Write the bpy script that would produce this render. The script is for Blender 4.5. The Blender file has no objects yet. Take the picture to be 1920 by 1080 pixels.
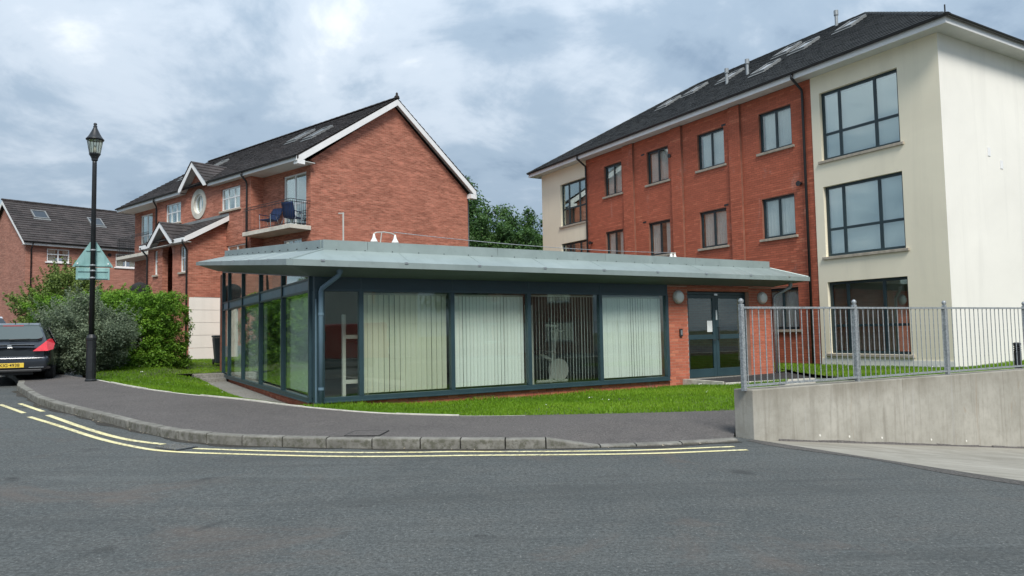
import bpy, bmesh, math, random
import numpy as np
from math import radians, sin, cos, pi, tan, atan2, sqrt
from mathutils import Vector, Matrix

random.seed(7)
rng = np.random.default_rng(11)
scene = bpy.context.scene
COL = scene.collection

# ------------------------------------------------------------------ camera
FOCAL_PX, PITCH, ROLL = 1340.2, 0.0610877, -0.0179775
cam_d = bpy.data.cameras.new("camera")
cam = bpy.data.objects.new("camera", cam_d)
COL.objects.link(cam)
cam_d.sensor_width = 36.0
cam_d.lens = 36.0 * FOCAL_PX / 1920.0
cam_d.clip_end = 2000.0
cam_d.clip_start = 0.05
_f = Vector((0, cos(PITCH), sin(PITCH))); _u = Vector((0, -sin(PITCH), cos(PITCH))); _r = Vector((1, 0, 0))
_r2 = _r * cos(ROLL) + _u * sin(ROLL); _u2 = _u * cos(ROLL) - _r * sin(ROLL)
cam.matrix_world = Matrix(((_r2.x, _u2.x, -_f.x, 0), (_r2.y, _u2.y, -_f.y, 0), (_r2.z, _u2.z, -_f.z, 1.6), (0, 0, 0, 1)))
scene.camera = cam

# ------------------------------------------------------------------ sky, sun, exposure
SUN_EL, SUN_AZ = radians(50), radians(168)       # azimuth clockwise from +Y: behind the camera
world = bpy.data.worlds.new("World"); scene.world = world; world.use_nodes = True
wn = world.node_tree; wn.nodes.clear()
def wnode(t, **k):
    n = wn.nodes.new(t)
    for a, b in k.items(): setattr(n, a, b)
    return n
def wmath(op, a, b=None, clamp=False):
    n = wnode('ShaderNodeMath', operation=op); n.use_clamp = clamp
    for i, v in enumerate((a, b)):
        if v is None: continue
        if isinstance(v, (int, float)): n.inputs[i].default_value = v
        else: wn.links.new(v, n.inputs[i])
    return n.outputs[0]
wout = wnode('ShaderNodeOutputWorld'); wbg = wnode('ShaderNodeBackground')
wbg.inputs['Strength'].default_value = 0.10
sky = wnode('ShaderNodeTexSky', sky_type='NISHITA', sun_disc=False)
sky.sun_elevation = SUN_EL; sky.sun_rotation = SUN_AZ; sky.air_density = 1.2; sky.dust_density = 2.0
tc = wnode('ShaderNodeTexCoord'); sx = wnode('ShaderNodeSeparateXYZ')
wn.links.new(tc.outputs['Generated'], sx.inputs[0])
den = wmath('ADD', wmath('MAXIMUM', sx.outputs[2], 0.0), 0.36)
cx = wnode('ShaderNodeCombineXYZ')
wn.links.new(wmath('DIVIDE', sx.outputs[0], den), cx.inputs[0])
wn.links.new(wmath('DIVIDE', sx.outputs[1], den), cx.inputs[1])
cx.inputs[2].default_value = 3.7
def wnoise(scale, detail, rough, dist, off):
    mp = wnode('ShaderNodeMapping'); mp.inputs['Location'].default_value = off
    wn.links.new(cx.outputs[0], mp.inputs[0])
    n = wnode('ShaderNodeTexNoise'); n.inputs['Scale'].default_value = scale; n.inputs['Detail'].default_value = detail
    n.inputs['Roughness'].default_value = rough; n.inputs['Distortion'].default_value = dist
    wn.links.new(mp.outputs[0], n.inputs['Vector']); return n.outputs[0]
n1 = wnoise(1.15, 8, 0.55, 0.35, (15.3, 7.2, 0)); n2 = wnoise(3.2, 7, 0.58, 0.35, (5.3, 1.7, 0)); n3 = wnoise(0.55, 3, .5, 0.0, (20.7, -1.2, 0))
dens = wmath('ADD', wmath('ADD', wmath('MULTIPLY', n1, 0.55), wmath('MULTIPLY', n2, 0.25)), wmath('MULTIPLY', n3, 0.20))
ramp = wnode('ShaderNodeValToRGB'); cr = ramp.color_ramp; cr.interpolation = 'EASE'
cr.elements[0].position = 0.40; cr.elements[0].color = (.74, 1.08, 1.58, 1)
cr.elements[1].position = 0.62; cr.elements[1].color = (3.55, 3.75, 3.95, 1)
for p, c in ((0.45, (1.02, 1.40, 1.88, 1)), (0.50, (1.48, 1.90, 2.38, 1)), (0.56, (2.4, 2.75, 3.15, 1))):
    e = cr.elements.new(p); e.color = c
wn.links.new(dens, ramp.inputs[0])
# overcast skies brighten smoothly towards the zenith
zen = wmath('ADD', wmath('MULTIPLY', wmath('MAXIMUM', sx.outputs[2], 0.0), 0.9), 0.82)
mulz = wnode('ShaderNodeMix', data_type='RGBA', blend_type='MULTIPLY'); mulz.inputs['Factor'].default_value = 1
wn.links.new(ramp.outputs[0], mulz.inputs[6]); wn.links.new(zen, mulz.inputs[7])
mixs = wnode('ShaderNodeMix', data_type='RGBA'); mixs.inputs['Factor'].default_value = 0.97
wn.links.new(sky.outputs[0], mixs.inputs[6]); wn.links.new(mulz.outputs[2], mixs.inputs[7])
wn.links.new(mixs.outputs[2], wbg.inputs['Color']); wn.links.new(wbg.outputs[0], wout.inputs[0])

sun_d = bpy.data.lights.new("sun", 'SUN'); sun_d.energy = 1.5; sun_d.angle = radians(20); sun_d.color = (1.0, 0.96, 0.90)
sun = bpy.data.objects.new("sun", sun_d); COL.objects.link(sun)
_ts = Vector((sin(SUN_AZ) * cos(SUN_EL), cos(SUN_AZ) * cos(SUN_EL), sin(SUN_EL)))
sun.rotation_euler = (-_ts).to_track_quat('-Z', 'Y').to_euler()
scene.render.engine = 'CYCLES'
scene.view_settings.view_transform = 'Standard'; scene.view_settings.look = 'None'
scene.view_settings.exposure = 1.38; scene.view_settings.gamma = 1.0
scene.view_settings.use_curve_mapping = False

# ------------------------------------------------------------------ helpers
class MB:
    """collects polygons and links them as one mesh object"""
    def __init__(s): s.v = []; s.f = []; s.c = []
    def add(s, vs, fs, col=None):
        o = len(s.v); s.v += [tuple(p) for p in vs]
        for f in fs: s.f.append(tuple(i + o for i in f)); s.c.append(col)
        return s
    def box(s, x0, y0, z0, x1, y1, z1, col=None):
        if x0 > x1: x0, x1 = x1, x0
        if y0 > y1: y0, y1 = y1, y0
        if z0 > z1: z0, z1 = z1, z0
        return s.add([(x0,y0,z0),(x1,y0,z0),(x1,y1,z0),(x0,y1,z0),(x0,y0,z1),(x1,y0,z1),(x1,y1,z1),(x0,y1,z1)],
              [(0,3,2,1),(4,5,6,7),(0,1,5,4),(1,2,6,5),(2,3,7,6),(3,0,4,7)], col)
    def poly(s, pts, col=None): return s.add(pts, [tuple(range(len(pts)))], col)
    def prism(s, pts, vec):
        n = len(pts); vec = Vector(vec)
        q = [tuple(Vector(p) + vec) for p in pts]
        return s.add(list(pts) + q, [tuple(range(n-1, -1, -1)), tuple(range(n, 2*n))] + [(i, (i+1) % n, n+(i+1) % n, n+i) for i in range(n)])
    def tube(s, path, r, n=8, cap=True):
        path = [Vector(p) for p in path]; rings = []
        rr = r if isinstance(r, (list, tuple)) else [r] * len(path)
        up = None
        for i, p in enumerate(path):
            t = (path[min(i+1, len(path)-1)] - path[max(i-1, 0)]).normalized()
            if up is None:
                up = Vector((0,0,1)) if abs(t.z) < .9 else Vector((1,0,0))
            a = t.cross(up)
            if a.length < 1e-4: a = t.cross(Vector((1,.3,0)))
            a.normalize(); b = a.cross(t).normalized(); up = b
            rings.append([p + (a*cos(2*pi*k/n) + b*sin(2*pi*k/n)) * rr[i] for k in range(n)])
        vs = [q for R in rings for q in R]; fs = []
        for i in range(len(path)-1):
            for k in range(n): fs.append((i*n+k, i*n+(k+1) % n, (i+1)*n+(k+1) % n, (i+1)*n+k))
        if cap: fs += [tuple(range(n-1,-1,-1)), tuple((len(path)-1)*n+k for k in range(n))]
        return s.add(vs, fs)
    def lathe(s, prof, c=(0,0,0), n=16, axis='z'):
        vs = []; fs = []
        for r, h in prof:
            for k in range(n):
                a = 2*pi*k/n
                p = (r*cos(a), r*sin(a), h) if axis == 'z' else ((h, r*cos(a), r*sin(a)) if axis == 'x' else (r*sin(a), h, r*cos(a)))
                vs.append((p[0]+c[0], p[1]+c[1], p[2]+c[2]))
        m = len(prof)
        for i in range(m-1):
            for k in range(n): fs.append((i*n+k, i*n+(k+1) % n, (i+1)*n+(k+1) % n, (i+1)*n+k))
        fs += [tuple(range(n-1,-1,-1)), tuple((m-1)*n+k for k in range(n))]
        return s.add(vs, fs)
    def build(s, name, mat, parent=None, smooth=False, bevel=0.0, kind=None, loc=None, label=None):
        me = bpy.data.meshes.new(name); me.from_pydata(s.v, [], s.f)
        uv = me.uv_layers.new(name="UVMap")
        co = np.array(s.v, dtype=np.float64).reshape(-1, 3)
        for p in me.polygons:
            n = p.normal; ax, ay, az = abs(n.x), abs(n.y), abs(n.z)
            for li in p.loop_indices:
                x, y, z = co[me.loops[li].vertex_index]
                uv.data[li].uv = (y, z) if ax >= ay and ax > az else ((x, z) if ay > az else (x, y))
        if any(c is not None for c in s.c):
            at = me.color_attributes.new("tint", 'FLOAT_COLOR', 'CORNER')
            for p, c in zip(me.polygons, s.c):
                c = c if c is not None else .5
                for li in p.loop_indices: at.data[li].color = (c, c, c, 1)
        if smooth: me.shade_smooth()
        me.materials.append(mat); me.update()
        o = bpy.data.objects.new(name, me); COL.objects.link(o)
        if parent: o.parent = parent
        if loc: o.location = loc
        if bevel:
            m = o.modifiers.new("bevel", 'BEVEL'); m.width = bevel; m.segments = 2; m.limit_method = 'ANGLE'; m.angle_limit = radians(40)
        if kind: o["kind"] = kind
        if label: o["label"] = label
        return o
def Box(name, mat, parent, *b, **k): return MB().box(*b).build(name, mat, parent, **k)
def tag(o, label=None, cat=None, group=None, kind=None):
    if label: o["label"] = label
    if cat: o["category"] = cat
    if group: o["group"] = group
    if kind: o["kind"] = kind
    return o
def thing(name, loc, rz, label, cat, group=None):
    o = bpy.data.objects.new(name, None); COL.objects.link(o); o.empty_display_size = .3
    o.location = loc; o.rotation_euler = (0, 0, rz)
    return tag(o, label, cat, group)
def share(src, parent, loc=None, name=None, scale=None, rot=None):
    o = src.copy(); COL.objects.link(o); o.parent = parent
    if loc is not None: o.location = loc
    if scale is not None: o.scale = scale
    if rot is not None: o.rotation_euler = rot
    return o
def big_mesh(name, verts, faces_n, mat, parent=None, tint=None, kind=None, smooth=False):
    """verts (N*faces_n,3): independent polygons of faces_n corners"""
    me = bpy.data.meshes.new(name); N = len(verts)
    me.vertices.add(N); me.vertices.foreach_set('co', np.asarray(verts, dtype=np.float32).ravel())
    me.loops.add(N); me.loops.foreach_set('vertex_index', np.arange(N, dtype=np.int32))
    nf = N // faces_n; me.polygons.add(nf)
    me.polygons.foreach_set('loop_start', np.arange(0, N, faces_n, dtype=np.int32))
    me.update(calc_edges=True)
    if tint is not None:
        at = me.color_attributes.new("tint", 'FLOAT_COLOR', 'CORNER')
        c = np.repeat(np.asarray(tint, dtype=np.float32), faces_n)
        at.data.foreach_set('color', np.stack([c, c, c, np.ones_like(c)], 1).ravel())
    me.materials.append(mat); me.validate()
    o = bpy.data.objects.new(name, me); COL.objects.link(o)
    if parent: o.parent = parent
    if kind: o["kind"] = kind
    return o

# ------------------------------------------------------------------ materials
class NT:
    def __init__(s, name):
        s.m = bpy.data.materials.new(name); s.m.use_nodes = True; s.t = s.m.node_tree; s.t.nodes.clear()
        s.out = s.t.nodes.new('ShaderNodeOutputMaterial')
    def n(s, t, **k):
        x = s.t.nodes.new(t)
        for a, b in k.items(): setattr(x, a, b)
        return x
    def put(s, sock, v):
        if isinstance(v, bpy.types.NodeSocket): s.t.links.new(v, sock)
        elif isinstance(v, (tuple, list)) and len(v) == 3 and sock.type == 'RGBA': sock.default_value = (*v, 1)
        else: sock.default_value = v
    def coord(s, which='Object'): return s.n('ShaderNodeTexCoord').outputs[which]
    def mapping(s, vec, scale=(1,1,1), loc=(0,0,0), rot=(0,0,0)):
        m = s.n('ShaderNodeMapping'); s.put(m.inputs[0], vec); m.inputs['Scale'].default_value = scale
        m.inputs['Location'].default_value = loc; m.inputs['Rotation'].default_value = rot; return m.outputs[0]
    def noise(s, vec, scale, detail=4, rough=.55, dist=0.0):
        n = s.n('ShaderNodeTexNoise'); s.put(n.inputs['Vector'], vec); n.inputs['Scale'].default_value = scale
        n.inputs['Detail'].default_value = detail; n.inputs['Roughness'].default_value = rough; n.inputs['Distortion'].default_value = dist
        return n.outputs[0]
    def ramp(s, fac, stops, interp='LINEAR'):
        r = s.n('ShaderNodeValToRGB'); r.color_ramp.interpolation = interp; s.put(r.inputs[0], fac); e = r.color_ramp.elements
        while len(e) < len(stops): e.new(.5)
        for i, (p, c) in enumerate(stops):
            e[i].position = p
            e[i].color = (c, c, c, 1) if isinstance(c, (int, float)) else (*c, 1)
        return r.outputs[0]
    def mix(s, fac, a, b, mode='MIX'):
        m = s.n('ShaderNodeMix', data_type='RGBA', blend_type=mode); s.put(m.inputs['Factor'], fac)
        s.put(m.inputs[6], a); s.put(m.inputs[7], b); return m.outputs[2]
    def math(s, op, a, b=0.0, clamp=False):
        m = s.n('ShaderNodeMath', operation=op); m.use_clamp = clamp; s.put(m.inputs[0], a); s.put(m.inputs[1], b); return m.outputs[0]
    def bump(s, height, strength=.3, dist=.01):
        b = s.n('ShaderNodeBump'); b.inputs['Strength'].default_value = strength; b.inputs['Distance'].default_value = dist
        s.put(b.inputs['Height'], height); return b.outputs[0]
    def pbr(s, color, rough=.7, metal=0.0, normal=None, spec=.5, **k):
        p = s.n('ShaderNodeBsdfPrincipled'); s.put(p.inputs['Base Color'], color); s.put(p.inputs['Roughness'], rough)
        s.put(p.inputs['Metallic'], metal); p.inputs['Specular IOR Level'].default_value = spec
        if normal is not None: s.put(p.inputs['Normal'], normal)
        for a, b in k.items(): s.put(p.inputs[a.replace('_', ' ')], b)
        s.t.links.new(p.outputs[0], s.out.inputs[0]); return s.m

def m_plain(name, col, rough=.6, metal=0.0, var=.12, scale=3.0, spec=.5, bump=0.0):
    t = NT(name); c = t.coord('Object')
    n = t.noise(c, scale, 5, .6)
    v = t.ramp(n, [(.3, tuple(x*(1-var) for x in col)), (.7, tuple(min(1, x*(1+var)) for x in col))])
    r = t.math('ADD', t.math('MULTIPLY', t.noise(c, scale*4, 3), .2), rough-.1)
    nm = t.bump(t.noise(c, scale*14, 3), .25, bump) if bump else None
    return t.pbr(v, r, metal, nm, spec)

def m_ground(name, dark, light, patch, speck=.5, scale=1.0, rough=.9, road=False):
    t = NT(name); c = t.coord('Object')
    big = t.noise(c, .35*scale, 4, .6, .6); mid = t.noise(c, 2.2*scale, 6, .65, .4); fine = t.noise(c, 85*scale, 3, .7); grit = t.noise(c, 30*scale, 5, .78)
    vor = t.n('ShaderNodeTexVoronoi'); t.put(vor.inputs['Vector'], c); vor.inputs['Scale'].default_value = 36*scale
    col = t.ramp(big, [(.32, dark), (.68, light)])
    col = t.mix(t.ramp(mid, [(.42, 0.0), (.72, .7)]), col, patch)
    col = t.mix(t.ramp(grit, [(.32, .9), (.52, 0.0)]), col, tuple(x*.42 for x in dark))
    col = t.mix(t.ramp(grit, [(.52, 0.0), (.70, .65)]), col, tuple(min(1, x*1.75) for x in light))
    sp = t.ramp(vor.outputs['Distance'], [(.0, 1.0), (.30, 0.0)])
    rnd = t.ramp(vor.outputs['Color'], [(.68, 0.0), (.82, 1.0)])
    col = t.mix(t.math('MULTIPLY', t.math('MULTIPLY', sp, rnd), speck), col, (.40, .40, .37))
    col = t.mix(t.ramp(fine, [(.35, .6), (.6, 0.0)]), col, tuple(x*.45 for x in dark))
    if road:
        st = t.noise(t.mapping(c, (.10, .9, 1), rot=(0, 0, radians(8))), 1.5, 6, .65, 1.0)     # tyre-worn bands along the street
        col = t.mix(t.ramp(st, [(.50, 0.0), (.70, .50)]), col, tuple(x*.62 for x in dark))
        st2 = t.noise(t.mapping(c, (.16, 1.1, 1), loc=(4, 7, 0), rot=(0, 0, radians(-24))), 1.1, 6, .7, 1.2)
        col = t.mix(t.ramp(st2, [(.56, 0.0), (.74, .38)]), col, tuple(x*1.3 for x in light))
        br = t.noise(t.mapping(c, (.5, .7, 1), loc=(11, 3, 0)), .8, 7, .7, .8)                   # reddish brown worn patches
        col = t.mix(t.ramp(br, [(.56, 0.0), (.70, .55)]), col, (.135, .108, .092))
        oil = t.noise(t.mapping(c, loc=(3, 21, 0)), 1.6, 3, .5, .3)
        col = t.mix(t.ramp(oil, [(.66, 0.0), (.74, .55)]), col, (.035, .036, .036))
    nm = t.bump(t.math('ADD', t.math('ADD', fine, t.math('MULTIPLY', sp, .6)), t.math('MULTIPLY', grit, 1.5)), .6, .010)
    return t.pbr(col, rough, 0, nm, .2)

M = {}
M['asphalt'] = m_ground('asphalt', (.094, .103, .102), (.128, .138, .135), (.142, .144, .135), 1.0, 1, .9, True)
M['pavement'] = m_ground('pavement_tarmac', (.118, .109, .104), (.158, .145, .138), (.170, .155, .144), .7, 1.2, .92)
M['path'] = m_ground('path_concrete', (.24, .23, .205), (.32, .31, .28), (.27, .25, .20), .2, 1.0, .9)
M['dark_path'] = m_ground('path_tarmac', (.045, .045, .045), (.07, .07, .07), (.08, .078, .075), .4, 1.3, .92)
M['soil'] = m_plain('soil', (.07, .085, .035), .95, 0, .3, 1.3)

def m_kerb():
    t = NT('kerb_concrete'); c = t.coord('Object'); oi = t.n('ShaderNodeObjectInfo')
    col = t.ramp(t.noise(c, 5, 6, .65), [(.3, (.125, .12, .105)), (.7, (.285, .275, .245))])
    col = t.mix(t.ramp(oi.outputs['Random'], [(0, .0), (1, .45)]), col, (.16, .155, .135))
    sep = t.n('ShaderNodeSeparateXYZ'); t.put(sep.inputs[0], t.n('ShaderNodeNewGeometry').outputs['Normal'])
    moss = t.noise(c, 11, 5, .7)
    col = t.mix(t.math('MULTIPLY', t.ramp(moss, [(.45, 0.0), (.62, .8)]), t.ramp(sep.outputs[2], [(.3, 1.0), (.8, .25)])), col, (.085, .085, .06))
    return t.pbr(col, .9, 0, t.bump(t.noise(c, 60, 4, .7), .5, .006), .3)
M['kerb'] = m_kerb()
M['edging'] = m_plain('edging_concrete', (.55, .53, .46), .9, 0, .25, 6, .3, .003)

def m_wallconc():
    t = NT('wall_concrete'); c = t.coord('Object')
    col = t.ramp(t.noise(c, .9, 5, .6, .5), [(.3, (.33, .315, .27)), (.7, (.46, .44, .385))])
    col = t.mix(t.ramp(t.noise(c, 6, 6, .7), [(.45, 0.0), (.75, .5)]), col, (.24, .225, .185))
    drip = t.noise(t.mapping(c, (3.2, 3.2, .22)), 2.0, 5, .65, .6)
    col = t.mix(t.ramp(drip, [(.52, 0.0), (.70, .5)]), col, (.21, .195, .16))
    drip2 = t.noise(t.mapping(c, (1.6, 1.6, .12), loc=(5, 0, 0)), 2.0, 4, .6, .4)
    col = t.mix(t.ramp(drip2, [(.60, 0.0), (.72, .5)]), col, (.50, .50, .49))
    rust = t.noise(t.mapping(c, (2.1, 2.1, .35), loc=(2, 8, 1)), 1.3, 5, .7, 1.2)
    col = t.mix(t.ramp(rust, [(.62, 0.0), (.75, .6)]), col, (.27, .185, .11))
    sz = t.n('ShaderNodeSeparateXYZ'); t.put(sz.inputs[0], c)
    topg = t.math('MULTIPLY', t.ramp(t.math('ADD', sz.outputs[2], t.math('MULTIPLY', t.noise(t.mapping(c, (2, 2, .6)), 2.2, 5, .7), .5)), [(.62, 0.0), (.98, .75)]), t.ramp(t.noise(c, .8, 4), [(.35, .3), (.6, 1.0)]))
    col = t.mix(topg, col, (.20, .18, .14))
    pits = t.n('ShaderNodeTexVoronoi'); t.put(pits.inputs['Vector'], c); pits.inputs['Scale'].default_value = 26
    pm = t.math('MULTIPLY', t.ramp(pits.outputs['Distance'], [(.05, 1.0), (.16, 0.0)]), t.ramp(t.noise(c, 1.1, 3), [(.52, 0.0), (.66, 1.0)]))
    col = t.mix(t.math('MULTIPLY', pm, .7), col, (.10, .09, .07))
    return t.pbr(col, .9, 0, t.bump(t.noise(c, 22, 6, .7), .4, .01), .3)
M['wallconc'] = m_wallconc()
def m_ramp():
    t = NT('ramp_concrete'); c = t.coord('Object')
    col = t.ramp(t.noise(c, 1.1, 5, .6, .6), [(.3, (.25, .235, .195)), (.7, (.38, .36, .31))])
    st = t.noise(t.mapping(c, (.22, 2.6, 1), rot=(0, 0, radians(-30))), 2.2, 6, .7, .6)
    col = t.mix(t.ramp(st, [(.48, 0.0), (.7, .65)]), col, (.16, .145, .115))
    col = t.mix(t.ramp(t.noise(c, 14, 5, .7), [(.5, 0.0), (.7, .35)]), col, (.20, .185, .15))
    return t.pbr(col, .92, 0, t.bump(t.noise(c, 50, 4, .7), .5, .006), .3)
M['ramp'] = m_ramp()
def m_yellow():
    t = NT('yellow_paint'); c = t.coord('Object')
    col = t.ramp(t.noise(c, 4, 5, .6), [(.3, (.74, .66, .33)), (.7, (.84, .78, .47))])
    wear = t.math('MULTIPLY', t.ramp(t.noise(c, 22, 6, .75), [(.46, 0.0), (.62, 1.0)]), t.ramp(t.noise(c, .8, 3), [(.38, .25), (.62, .95)]))
    col = t.mix(wear, col, (.12, .12, .11))
    return t.pbr(col, .8, 0, t.bump(t.noise(c, 80, 3), .4, .004), .3)
M['yellow'] = m_yellow()

def m_brick_tex(name, c1, c2, mortar, dirt=.55):
    t = NT(name); uv = t.coord('UV'); c = t.coord('Object')
    b = t.n('ShaderNodeTexBrick'); t.put(b.inputs['Vector'], uv); b.offset = .5; b.squash = 1
    for k, v in (('Scale', 1.0), ('Mortar Size', .007), ('Mortar Smooth', .2), ('Bias', 0.0), ('Brick Width', .225), ('Row Height', .075)): b.inputs[k].default_value = v
    t.put(b.inputs['Color1'], c1); t.put(b.inputs['Color2'], c2); t.put(b.inputs['Mortar'], mortar)
    cell = t.noise(t.mapping(uv, (1/.225, 1/.075, 1)), .9, 2, .5)
    col = t.mix(t.ramp(cell, [(.30, .45), (.48, 0.0)]), b.outputs['Color'], tuple(x*.55 for x in c1))
    col = t.mix(t.ramp(t.noise(t.mapping(uv, (1/.225, 1/.075, 1), loc=(31, 17, 0)), .7, 2, .5), [(.55, 0.0), (.75, .5)]), col, tuple(min(1, x*1.45) for x in c2))
    crs = t.noise(t.mapping(uv, (1.5, 13.3, 1), loc=(3, 9, 0)), 1.0, 2, .5)
    col = t.mix(t.ramp(crs, [(.36, .32), (.50, 0.0)]), col, tuple(x*.62 for x in c1))
    col = t.mix(t.ramp(crs, [(.52, 0.0), (.66, .45)]), col, tuple(min(1, x*1.3) for x in c2))
    band = t.noise(t.mapping(uv, (.5, 3.2, 1)), 1.4, 5, .65)
    col = t.mix(t.ramp(band, [(.45, 0.0), (.7, dirt)]), col, tuple(x*.55 for x in c1))
    big = t.noise(c, .45, 4, .6)
    col = t.mix(t.ramp(big, [(.45, 0.0), (.75, .4)]), col, tuple(min(1, x*1.25) for x in c2))
    return t.pbr(col, .9, 0, t.bump(b.outputs['Fac'], -.35, .006), .25)
M['brick_house'] = m_brick_tex('house_brick', (.300, .104, .068), (.480, .186, .126), (.45, .27, .19))
M['brick_far'] = m_brick_tex('far_house_brick', (.32, .135, .095), (.42, .190, .140), (.38, .26, .21))
def m_brick_geo(name, base, mortar_mix, obj=False):
    t = NT(name); c = t.coord('Object')
    if obj: r = t.n('ShaderNodeObjectInfo').outputs['Random']; w = t.n('ShaderNodeNewGeometry').outputs['Position']
    else:
        a = t.n('ShaderNodeAttribute'); a.attribute_name = 'tint'; r = a.outputs['Fac']; w = t.n('ShaderNodeNewGeometry').outputs['Position']
    b = base
    col = t.ramp(r, [(0.0, tuple(x*.74 for x in b)), (.25, tuple(x*.9 for x in b)), (.6, b), (.85, tuple(x*1.15 for x in b)), (1.0, (b[0]*1.2, b[1]*1.45, b[2]*1.45))])
    col = t.mix(t.ramp(t.noise(w, 30, 4, .7), [(.45, 0.0), (.75, .4)]), col, tuple(x*.6 for x in b))
    col = t.mix(t.ramp(t.noise(w, .55, 5, .65), [(.48, 0.0), (.72, .22)]), col, tuple(x*.66 for x in b))
    eff = t.noise(t.mapping(w, (1, 1, .6)), 1.3, 6, .7, .6)
    col = t.mix(t.ramp(eff, [(.60, 0.0), (.75, mortar_mix)]), col, (.55, .42, .36))
    return t.pbr(col, .88, 0, t.bump(t.noise(w, 70, 3), .3, .004), .25)
M['brick_a'] = m_brick_geo('apartment_brick', (.500, .142, .082), .35); M['brick_a1'] = m_brick_geo('apartment_brick_piece', (.500, .142, .082), .35, True)
M['brick_g'] = m_brick_geo('gym_brick', (.480, .150, .090), .5); M['brick_g1'] = m_brick_geo('gym_brick_piece', (.480, .150, .090), .5, True)
M['mortar_a'] = m_plain('mortar_apartment', (.27, .115, .075), .95, 0, .2, 4)
M['mortar_g'] = m_plain('mortar_gym', (.50, .30, .23), .95, 0, .2, 4)

def m_render(name, col):
    t = NT(name); c = t.coord('Object')
    v = t.ramp(t.noise(c, .35, 5, .6, .4), [(.3, tuple(x*.93 for x in col)), (.7, tuple(min(1, x*1.04) for x in col))])
    st = t.noise(t.mapping(c, (1.8, 1.8, .14)), 1.2, 5, .65, .5)
    v = t.mix(t.ramp(st, [(.52, 0.0), (.8, .30)]), v, tuple(x*.70 for x in col))
    return t.pbr(v, .88, 0, t.bump(t.noise(c, 90, 3), .3, .003), .3)
M['cream'] = m_render('cream_render', (.87, .795, .615)); M['offwhite'] = m_render('offwhite_render', (.83, .81, .74))
M['white_paint'] = m_plain('white_painted_board', (.80, .80, .79), .5, 0, .06, 2); M['soffit'] = m_plain('soffit_board', (.62, .63, .60), .6, 0, .1, 1.5)
M['upvc'] = m_plain('white_window_plastic', (.82, .83, .83), .35, 0, .04, 3)
M['sill'] = m_plain('stone_sill', (.40, .35, .28), .9, 0, .22, 8, .3, .002); M['slab'] = m_plain('balcony_concrete', (.56, .53, .46), .9, 0, .2, 3, .3, .002)
M['frame'] = m_plain('dark_window_frame', (.016, .034, .040), .4, 0, .15, 3)
M['gym_frame'] = m_plain('blue_grey_frame', (.026, .055, .066), .38, 0, .12, 2.5)
M['gym_panel'] = m_plain('blue_grey_panel', (.016, .040, .050), .42, 0, .15, 1.5)
M['gym_pipe'] = m_plain('blue_grey_pipe', (.125, .20, .25), .4, 0, .12, 3)
M['black_pipe'] = m_plain('black_gutter_plastic', (.018, .018, .019), .45, 0, .2, 3)
M['black_iron'] = m_plain('black_iron', (.014, .016, .018), .45, 0, .2, 8)
M['white_metal'] = m_plain('white_machine_paint', (.46, .46, .42), .4, 0, .08, 3)
def m_roofmetal():
    t = NT('grey_green_roof_metal'); c = t.coord('Object')
    v = t.ramp(t.noise(c, .8, 5, .6, .3), [(.3, (.245, .300, .290)), (.7, (.335, .400, .385))])
    v = t.mix(t.ramp(t.noise(t.mapping(c, (1.5, .5, 1)), 3.5, 6, .7), [(.52, 0.0), (.75, .35)]), v, (.16, .19, .175))
    return t.pbr(v, .42, .25, None, .5)
M['roofmetal'] = m_roofmetal()
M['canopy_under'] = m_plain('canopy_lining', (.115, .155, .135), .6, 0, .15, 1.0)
M['galv'] = None
def m_galv():
    t = NT('galvanised_steel'); c = t.coord('Object')
    vor = t.n('ShaderNodeTexVoronoi'); t.put(vor.inputs['Vector'], c); vor.inputs['Scale'].default_value = 55
    v = t.ramp(vor.outputs['Color'], [(.2, (.24, .26, .27)), (.8, (.40, .43, .44))])
    v = t.mix(t.ramp(t.noise(c, 9, 5, .7), [(.5, 0.0), (.72, .5)]), v, (.22, .235, .24))
    return t.pbr(v, .5, .35, None, .5)
M['galv'] = m_galv()
def m_tiles(name, a, b):
    t = NT(name); at = t.n('ShaderNodeAttribute'); at.attribute_name = 'tint'; w = t.n('ShaderNodeNewGeometry').outputs['Position']
    v = t.ramp(at.outputs['Fac'], [(0, a), (1, b)])
    v = t.mix(t.ramp(t.noise(w, .7, 5, .65), [(.5, 0.0), (.75, .5)]), v, tuple(x*1.7 for x in b))
    v = t.mix(t.ramp(t.noise(w, 5, 5, .7), [(.55, 0.0), (.75, .5)]), v, (.10, .105, .085))
    return t.pbr(v, .75, 0, t.bump(t.noise(w, 40, 3), .3, .004), .35)
M['tile_dark'] = m_tiles('dark_roof_tile', (.020, .022, .023), (.040, .042, .042)); M['tile_brown'] = m_tiles('brown_roof_tile', (.033, .028, .027), (.062, .052, .050))

def m_glass(name, tint, refl=1.0, base=.05):
    t = NT(name); lw = t.n('ShaderNodeLayerWeight'); lw.inputs['Blend'].default_value = .5
    f = t.math('ADD', t.math('MULTIPLY', t.math('POWER', lw.outputs['Facing'], 4.0), .9*refl), base*refl, True)
    tr = t.n('ShaderNodeBsdfTransparent'); tr.inputs[0].default_value = (*tint, 1)
    gl = t.n('ShaderNodeBsdfGlossy'); gl.inputs['Color'].default_value = (.92, 1.0, .96, 1); gl.inputs['Roughness'].default_value = .0
    c = t.coord('Object'); t.put(gl.inputs['Normal'], t.bump(t.noise(c, 1.3, 2), .035, .02))
    mx = t.n('ShaderNodeMixShader'); t.put(mx.inputs[0], f); t.t.links.new(tr.outputs[0], mx.inputs[1]); t.t.links.new(gl.outputs[0], mx.inputs[2])
    t.t.links.new(mx.outputs[0], t.out.inputs[0]); return t.m
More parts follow.
